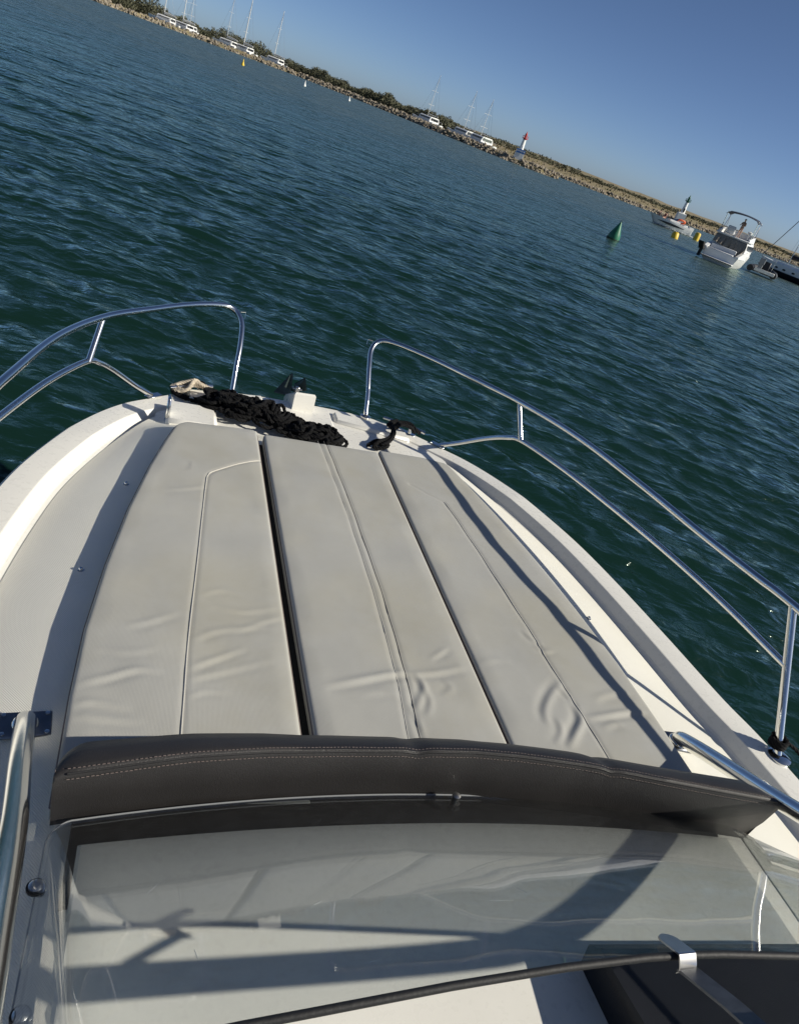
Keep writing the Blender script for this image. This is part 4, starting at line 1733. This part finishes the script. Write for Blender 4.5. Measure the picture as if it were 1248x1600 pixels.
bol = empty('backrest_bolster', (0, .93, 0), boat=True, label='long curved dark brown bolster across the aft end of the sunpad', cat='bolster')
mb = MB()
secs = []
xs = np.concatenate([-.735 + .05 * (1 - np.cos(np.linspace(0, math.pi / 2, 9))), np.linspace(-.67, .70, 90), (.765 - .05 * (1 - np.cos(np.linspace(0, math.pi / 2, 9))))[::-1]])
for x in xs:
    e_ = max(0, (abs(x - .015) - .70) / .05)
    rnd = math.sqrt(max(0, 1 - min(1, e_) ** 2))
    ys_ = bol_ys(x)
    th = .078 * (.22 + .78 * rnd)
    yb = ys_ - .004 + .022 * (x / .73) ** 2
    zt = .146 + .003 * math.sin(x * 9) - .006 * math.exp(-(x / .3) ** 2) - .012 * (1 - rnd)
    for xk, hk, wk in ((-.075, .006, .02), (.36, .005, .015)):
        zt -= hk * math.exp(-((x - xk) / wk) ** 2)
    kd = float(np.interp(x, [-.75, -.55, -.3, .1, .4, .7], [.15, .45, .85, 1.0, .85, .6]))
    bulge = .006 + .003 * math.sin(x * 13)
    sec = [(x, yb + .004, -.012), (x, yb, .012), (x, (yb + ys_) / 2 - bulge, .07), (x, ys_ - .003, zt - .006), (x, ys_ + .002, zt), (x, ys_ + th * .2, zt - .001 * kd + .004 * (1 - kd)), (x, ys_ + th * .55, zt - .018 * kd + .006 * (1 - kd)), (x, ys_ + th * .88, zt - .040 * kd), (x, ys_ + th, zt - .045 * kd - .02), (x, ys_ + th * 1.05, .04), (x, ys_ + th * 1.0, -.004)]
    secs.append([(a, b - .93, c_) for a, b, c_ in sec])
mb.loft(secs)
build('roll', mb, DKV, bol, sharp=50)
mb = MB()
mbs = MB()
seam_top = []
for x in np.linspace(-.715, .755, 150):
    zt = .146 + .003 * math.sin(x * 9) - .006 * math.exp(-(x / .3) ** 2)
    for xk, hk, wk in ((-.075, .006, .02), (.36, .005, .015)):
        zt -= hk * math.exp(-((x - xk) / wk) ** 2)
    seam_top.append(Vector((x, bol_ys(x) - .93 - .001, zt - .003)))
mb.tube(seam_top, .0022, 6)
build('piping', mb, BLACK, bol)
for row, (dy, dz) in enumerate(((.0065, .0052), (-.0040, -.0085))):
    P = resample([p + Vector((0, dy, dz)) for p in seam_top], .0075)
    for i in range(len(P) - 1):
        jit = Vector((0, 0, random.gauss(0, .00025)))
        a, b = P[i] + jit, P[i].lerp(P[i + 1], random.uniform(.5, .72)) + jit
        mbs.tube([a, b], .0007, 5)
for xo in (-.722, -.7335):
    yv = bol_ys(xo) - .93
    for k in range(13):
        z0 = .012 + k * .0105
        mbs.tube([(xo, yv + .012 * (1 - z0 / .15) + .010, z0), (xo, yv + .012 * (1 - z0 / .15) + .009, z0 + .0065)], .0007, 5)
so_ = build('stitching', mbs, THREAD, bol)
so_['kind'] = 'stuff'

# ------------------------------------------------------------------ console, dash, pod
ZD = .03
plan = []
for k in range(41):
    u = k / 40 * 2 - 1
    x = .685 * u
    plan.append((x, .862 - .040 * u * u - .012 * u))
con = empty('console', (0, 0, 0))
con.parent = boat
mb = MB()
poly = [(-.69, -.05)] + plan + [(.69, -.05)]
sec = []
for off, z in ((.0, -.14), (.0, ZD - .014), (.006, ZD - .003), (.016, ZD), (.06, ZD + .001)):
    row = []
    for x, y in poly:
        row.append((x * (1 - off / .69), y - (off if y > 0 else -off * .0), z))
    sec.append(row)
mb.loft(sec, caps=False)
n = len(poly)
top_row = sec[-1]
o = len(mb.v)
# crowned top: fan of strips between the left and right edges
cols = []
for k in range(n):
    cols.append(top_row[k])
tri = []
rows2 = []
ym = np.linspace(-.05, 1, 2)
mb.add([p for p in top_row], [tuple(range(n))])
build('dash_top', mb, GEL, con, sharp=30)
mb = MB()
secs = []
for k in range(31):
    u = k / 30 * 2 - 1
    secs.append([(.70 * u, 1.0 - .075 * u * u - .008 * u, -.006), (.70 * u, .80 - .05 * u * u, -.012), (.70 * u, .80 - .05 * u * u, -.03), (.70 * u, 1.0 - .075 * u * u - .008 * u, -.03)])
mb.loft(secs)
build('dark_reflection_strip', mb, BLACK, con)  # added black strip stands in for the bolster's dark mirror image in the screen
mb = MB()
for (a, b) in (((0.03, .690), (.080, .688)), ((-.30, .70), (-.285, .706)), ((-.57, .735), (-.555, .75)), ((-.495, .64), (-.49, .625)), ((-.22, .60), (-.20, .602)), ((.1, .71), (.115, .70))):
    mb.tube([(a[0], a[1], ZD + .0012), (b[0], b[1], ZD + .0012)], .0006, 4)
so2 = build('scratches', mb, mat('raw_scratch', (.86, .86, .84), .6), con)
so2['kind'] = 'stuff'
# instrument pod on the starboard half
mb = MB()
mb.loft([[(.165, .565, .02), (.66, .53, .02), (.665, .06, .02), (.20, .06, .02)], [(.160, .570, .085), (.655, .535, .085), (.66, .06, .12), (.20, .06, .12)],
         [(.168, .555, .098), (.645, .52, .098), (.65, .06, .15), (.208, .06, .15)], [(.20, .515, .100), (.62, .48, .100), (.63, .06, .155), (.235, .06, .155)]])
pd = build('instrument_pod', mb, POD, con, sharp=30)
mb = MB()
mb.box((.44, .26, .132), (.28, .17, .012), M=Matrix.Rotation(R_(-8), 3, 'X'), bev=.004)
build('plotter', mb, DKGLASS, pd)
# console side coaming strips
mb = MB()
for s in (-1, 1):
    mb.box((s * .72, .30, -.09), (.05, .9, .08), bev=.01)
build('console_foot', mb, GEL, con)
# cockpit sole and liner so that nothing is hollow behind the camera
mb = MB()
mb.box((0, -1.3, -.95), (2.2, 2.8, .04))
build('cockpit_sole', mb, NSK, boat)
mb = MB()
for s in (-1, 1):
    mb.box((s * .81, -1.24, -.53), (.02, 2.72, .82))
mb.box((0, .12, -.5), (1.6, .02, .9))
build('cockpit_liner', mb, GEL, boat)

# ------------------------------------------------------------------ windscreen
ws_ = empty('windscreen', (0, 0, 0))
ws_.parent = boat
bot, top_ = [], []
N = 33
for k in range(N):                          # front panel from port to starboard
    u = k / (N - 1) * 2 - 1
    bot.append(Vector((.70 * u, .930 - .064 * u * u - .014 * u, .018)))
    top_.append(Vector((.62 * u, float(np.interp(.62 * u, [-.62, -.53, -.42, -.27, -.12, 0, .1, .24, .4, .62], [.352, .363, .370, .380, .387, .389, .386, .373, .357, .335])), .398 - .008 * u * u)))


def corner(sd):
    b_, t_ = [], []
    for k in range(1, 8):
        a = k / 7 * math.pi / 2
        b_.append(Vector((sd * (.70 + .035 * math.sin(a)), .866 - .035 * (1 - math.cos(a)) - .01 * math.sin(a) - .014 * sd, .018)))
        t_.append(Vector((sd * (.62 + .035 * math.sin(a)), .352 - (.017 if sd > 0 else 0) - .035 * (1 - math.cos(a)) - .01 * math.sin(a), .390 - .004 * k / 7)))
    for k in range(1, 8):
        q = k / 7
        b_.append(Vector((sd * (.735 + .004 * q), .821 - .014 * sd - 1.0 * q, .018)))
        t_.append(Vector((sd * (.655 + .03 * q), .307 - (.017 if sd > 0 else 0) - .55 * q, .386 - .06 * q)))
    return b_, t_


cl, tl = corner(-1)
cr, tr_ = corner(1)
BOT = cl[::-1] + bot + cr
TOP = tl[::-1] + top_ + tr_
mb = MB()
secs = []
M_ = 10
outer = []
for b_, t_ in zip(BOT, TOP):
    col_ = []
    for k in range(M_ + 1):
        q = k / M_
        p = b_.lerp(t_, q)
        p.z += .006 * math.sin(q * math.pi)
        col_.append(p)
    outer.append(col_)
thk = .005
for i, col_ in enumerate(outer):
    tg = (outer[min(i + 1, len(outer) - 1)][5] - outer[max(i - 1, 0)][5]).normalized()
    up_ = (col_[-1] - col_[0]).normalized()
    nn = up_.cross(tg)
    nn = nn.normalized()
    if nn.z < 0:
        nn = -nn
    ring_ = [p for p in col_] + [p - nn * thk for p in reversed(col_)]
    secs.append(ring_)
mb.loft(secs)
build('screen', mb, GLASS, ws_, sharp=60)
mb = MB()
mb.tube([p + Vector((0, -.002, .002)) for p in TOP], .0048, 10)
build('edge_trim', mb, BLACK, ws_)
mb = MB()
mb.tube([p + Vector((0, .003, -.002)) for p in BOT], .0018, 8)
build('lower_bead', mb, mat('clear_edge', (.22, .23, .24), .3), ws_)
# bolts through the port side of the screen, a pin at the lower edge
for q, zz in (((56, 1386), .03), ((32, 1588), .03)):
    p = bz(q[0], q[1], zz)
    mb = MB()
    mb.lathe([(.011, 0), (.011, .004), (.007, .007), (.002, .008)], 14, c=p)
    build('bolt', mb, STEELB, ws_)
    mb = MB()
    mb.lathe([(.0145, -.004), (.0145, 0)], 14, c=p)
    build('washer', mb, BLACK, ws_)
p = bz(712, 1246, .04)
mb = MB()
mb.lathe([(.006, -.035), (.006, .0), (.009, .001), (.009, .006), (.004, .008)], 12, c=p)
build('pin', mb, STEELB, ws_)
# clip and flat strap from the top edge to the pod
cp = bz(1069, 1497, .402)
bar = empty('screen_bracket', (0, 0, 0))
bar.parent = boat
mb = MB()
secs = []
for k in range(41):
    a = k / 40
    # tongue over the trim: flat tongue forward, folding round the edge
    if a < .55:
        q = a / .55
        w2 = .0135 * math.sqrt(max(.01, 1 - (1 - min(1, q * 2.8)) ** 2))
        yy, zz = .040 * (1 - q), .007 - .026 * (1 - q)
    else:
        q = (a - .55) / .45
        w2 = .013
        yy, zz = -.012 * math.sin(q * math.pi / 2 * 1.3), .006 - .020 * q
    secs.append([(cp.x - w2, cp.y + yy, cp.z + zz), (cp.x + w2, cp.y + yy, cp.z + zz), (cp.x + w2, cp.y + yy - .0, cp.z + zz + .003), (cp.x - w2, cp.y + yy, cp.z + zz + .003)])
mb.loft(secs)
build('clip', mb, STEELB, bar, sharp=30)
q1 = cp + Vector((.001, -.008, -.010))
q2 = Vector((cp.x + .002, .310, .432))
q3 = Vector((cp.x + .003, .238, .472))
mb = MB()
secs = []
for q in (q1, q2, q3):
    secs.append([(q.x - .014, q.y - .001, q.z), (q.x + .014, q.y + .001, q.z), (q.x + .014, q.y + .001, q.z + .004), (q.x - .014, q.y - .001, q.z + .004)])
mb.loft(secs)
build('strap', mb, mat('dull_steel', (.10, .105, .115), .5, .7, var=.2, vscale=60), bar, sharp=20)

# ------------------------------------------------------------------ stainless arch round the windscreen
gr = empty('grab_rail', (0, 0, 0))
gr.parent = boat
AR = [(.818, 1.155, -.045), (.815, 1.135, -.022), (.800, .98, .055), (.775, .77, .158), (.752, .50, .300), (.735, .34, .395), (.705, .265, .452), (.63, .238, .478), (.45, .232, .486), (0, .235, .49)]
path = [(-x, y, z) for x, y, z in AR] + [(x, y, z) for x, y, z in AR[::-1]][1:]
mb = MB()
mb.tube(spline(path, 10), .0205, 18)
build('tube', mb, STEEL, gr)
for sd in (-1, 1):
    c = Vector((sd * .818, 1.155, 0))
    c.z = zdeck(c.x, c.y) + .004
    mb = MB()
    mb.box((c.x, c.y, c.z), (.100, .068, .009), rz=sd * -.12, bev=.003)
    pl_ = build('base_plate', mb, mat('tarnished_steel', (.22, .23, .25), .32, 1.0, var=.15, vscale=25), gr)
    mb = MB()
    mb.lathe([(.026, .004), (.024, .009), (.019, .012)], 18, c=c)
    build('collar', mb, STEEL, pl_)
    for dx in (-.040, .040):
        for dy in (-.025, .025):
            mb = MB()
            mb.lathe([(.0052, .004), (.0048, .0065), (.002, .0072)], 10, c=(c.x + dx + sd * .12 * dy, c.y + dy - sd * .12 * dx, c.z))
            build('screw', mb, STEEL, pl_)

# ------------------------------------------------------------------ anchor on the bow roller
anc = empty('anchor', (-.012, 3.33, -.085), boat=True, label='dark plough anchor lying on the bow roller', cat='anchor')
anc.scale = (.68, .7, .68)
mb = MB()
mb.tube([(.0, -.10, -.01), (.005, .05, .0), (.01, .20, -.03)], .012, 8)
build('shank', mb, GALV, anc)
for s in (-1, 1):
    mb = MB()
    A_ = [Vector((s * .004, .10, -.02)), Vector((s * .075, .03, .03)), Vector((s * .05, .06, .115)), Vector((s * .01, .16, .02))]
    B2 = [a + Vector((s * .006, -.010, .004)) for a in A_]
    mb.loft([A_, B2])
    build('fluke', mb, GALV, anc, sharp=10)
mb = MB()
A_ = [Vector((-.13, .06, -.04)), Vector((-.03, .0, -.02)), Vector((-.035, .05, .13)), Vector((-.06, .08, .05))]
mb.loft([A_, [a + Vector((-.012, .012, 0)) for a in A_]])
build('fluke', mb, GALV, anc, sharp=10)
mb = MB()
mb.box((.012, .02, .028), (.032, .03, .05), bev=.004)
mb.tube([(-.02, .02, .035), (.045, .02, .035)], .007, 8)
build('shackle', mb, STEELB, anc)

# ------------------------------------------------------------------ ropes
# black mooring rope heaped across the bow: two mounds of loose coils
mb = MB()
r4 = random.Random(5)


def coils(mounds, n, rr):
    pts = []
    for k in range(n):
        cx_, cy_, ra, rb_, hh = mounds[min(len(mounds) - 1, int(k / n * len(mounds)))]
        a0 = r4.uniform(0, 6.28)
        d_ = math.sqrt(r4.random()) * .62
        ox, oy = cx_ + ra * d_ * math.cos(a0), cy_ + rb_ * d_ * math.sin(a0) - .22 * (ra * d_ * math.cos(a0))
        top_h = hh * (1 - d_ * d_ * 1.5)
        ea, eb = r4.uniform(.03, .075), r4.uniform(.022, .05)
        tl_ = r4.uniform(-.35, .35)
        st_ = r4.uniform(0, 6.28)
        rot = r4.uniform(0, 3.14)
        for q in range(7):
            an = st_ + q * .95
            u, v = ea * math.cos(an), eb * math.sin(an)
            x, y = u * math.cos(rot) - v * math.sin(rot), u * math.sin(rot) + v * math.cos(rot)
            pts.append((ox + x, oy + y, -.070 + max(0, top_h * r4.uniform(.45, 1.05)) + tl_ * x * .5))
    rope(mb, spline(pts, 5), r=rr, pitch=.055, step=.007, n=6)


coils([(-.36, 2.965, .12, .085, .07), (-.26, 2.93, .14, .11, .085), (-.18, 2.90, .13, .09, .075), (-.05, 2.82, .11, .075, .06), (.03, 2.79, .10, .075, .07)], 115, .0082)
blk = empty('mooring_rope', (-.12, 2.9, -.085), boat=True, label='tangled heap of black mooring rope across the bow', cat='rope')
B0 = Vector((-.12, 2.9, -.085))


def rp(mbx, nm, m, parent, base):
    mbx.v = [(x - base.x, y - base.y, z - base.z) for x, y, z in mbx.v]
    return build(nm, mbx, m, parent, fixn=False)


rp(mb, 'coil', ROPEB, blk, B0)
mb = MB()
rope(mb, spline([bz(*q, z) for *q, z in ((340, 637, -.05), (310, 636, -.07), (283, 640, -.075), (271, 650, -.077), (276, 660, -.077), (292, 657, -.075), (291, 650, -.075), (283, 649, -.075))], 8), r=.0095)
rope(mb, spline([bz(*q, z) for *q, z in ((335, 640, -.05), (322, 650, -.075), (318, 662, -.077), (320, 672, -.077))], 8), r=.0095)
rp(mb, 'loose_end', ROPEB, blk, B0)
mb = MB()
rope(mb, spline([bz(*q, z) for *q, z in ((360, 634, -.04), (335, 632, -.07), (305, 627, -.078), (282, 619, -.078), (268, 611, -.075))], 8), r=.009)
rope(mb, spline([bz(*q, z) for *q, z in ((350, 630, -.05), (320, 626, -.07), (292, 620, -.076), (270, 610, -.07), (275, 603, -.075), (300, 596, -.06), (318, 599, -.05), (312, 606, -.06))], 8), r=.009)
rp(mb, 'lead', ROPEB, blk, B0)

# cream rope made fast on the port cleat in a figure of eight
crm = CLR[-1][0]
ax = CLR[-1][1]
sdv = Vector((-ax.y, ax.x, 0)).normalized()
Zv = Vector((0, 0, 1))
wh = empty('cleat_rope', crm, boat=True, label='cream twisted rope wound round the port cleat', cat='rope')
mb = MB()
pts = []
for turn in range(4):
    h = .008 + .005 * turn
    for (a, b, zz) in ((-.075, .030, -.004), (-.094, 0, -.010), (-.07, -.032, -.004), (0, .0, h), (.07, .032, -.004), (.094, 0, -.010), (.075, -.030, -.004), (0, 0, h + .004)):
        pts.append(crm + ax * a * (1 - .06 * turn) + sdv * (b + .004 * turn) + Zv * (zz + .004 * turn))
rope(mb, spline(pts, 6), r=.0088, pitch=.036, step=.005)
mb.v = [(x - crm.x, y - crm.y, z - crm.z) for x, y, z in mb.v]
build('figure_eight', mb, ROPEW, wh, fixn=False)
mb = MB()
rope(mb, spline([bz(*q, z) for *q, z in ((322, 612, -.05), (330, 617, -.07), (345, 616, -.08), (365, 617, -.075), (372, 620, -.077), (378, 625, -.077))], 8), r=.0075, pitch=.034, step=.005)
mb.v = [(x - crm.x, y - crm.y, z - crm.z) for x, y, z in mb.v]
build('tail', mb, ROPEW, wh, fixn=False)

# black line on the starboard cleat
c2, ax2 = CLR[1]
wb = empty('cleat_rope', c2, boat=True, label='short black rope looped over the starboard cleat', cat='rope')
mb = MB()
P1 = [bz(*q, z) for *q, z in ((574, 696, -.07), (590, 688, -.055), (606, 694, -.05), (600, 700, -.06), (584, 699, -.065), (592, 690, -.045), (608, 684, -.04), (614, 672, -.035), (610, 664, -.03), (622, 660, -.03), (640, 662, -.028), (650, 672, -.045), (655, 677, -.07))]
rope(mb, spline(P1, 8), r=.0095)
P1 = [bz(*q, z) for *q, z in ((580, 692, -.07), (598, 694, -.05), (610, 688, -.04), (616, 676, -.03), (614, 667, -.025), (628, 664, -.02), (642, 668, -.03), (647, 676, -.06))]
rope(mb, spline(P1, 8), r=.0095)
P1 = [bz(*q, z) for *q, z in ((606, 664, -.03), (614, 658, -.05), (624, 663, -.025), (616, 670, -.035), (608, 663, -.03), (620, 657, -.03))]
rope(mb, spline(P1, 8), r=.0095)
mb.v = [(x - c2.x, y - c2.y, z - c2.z) for x, y, z in mb.v]
build('loop', mb, ROPEB, wb, fixn=False)

# black lashing round the foot of the starboard stanchion
lc = Vector((1.161, 1.14, -.025))
lash = empty('lashing', lc, boat=True, label='black cord lashed round the foot of the starboard stanchion', cat='cord')
mb = MB()
pts = []
for k in range(40):
    a = k * .7
    pts.append((lc.x + .021 * math.cos(a), lc.y + .021 * math.sin(a), lc.z - .012 + .0007 * k))
pts += [(lc.x + .05, lc.y - .01, lc.z - .005), (lc.x + .09, lc.y - .03, lc.z - .03)]
rope(mb, spline(pts, 4), r=.006, step=.006, n=5)
mb.v = [(x - lc.x, y - lc.y, z - lc.z) for x, y, z in mb.v]
build('winding', mb, ROPEB, lash, fixn=False)
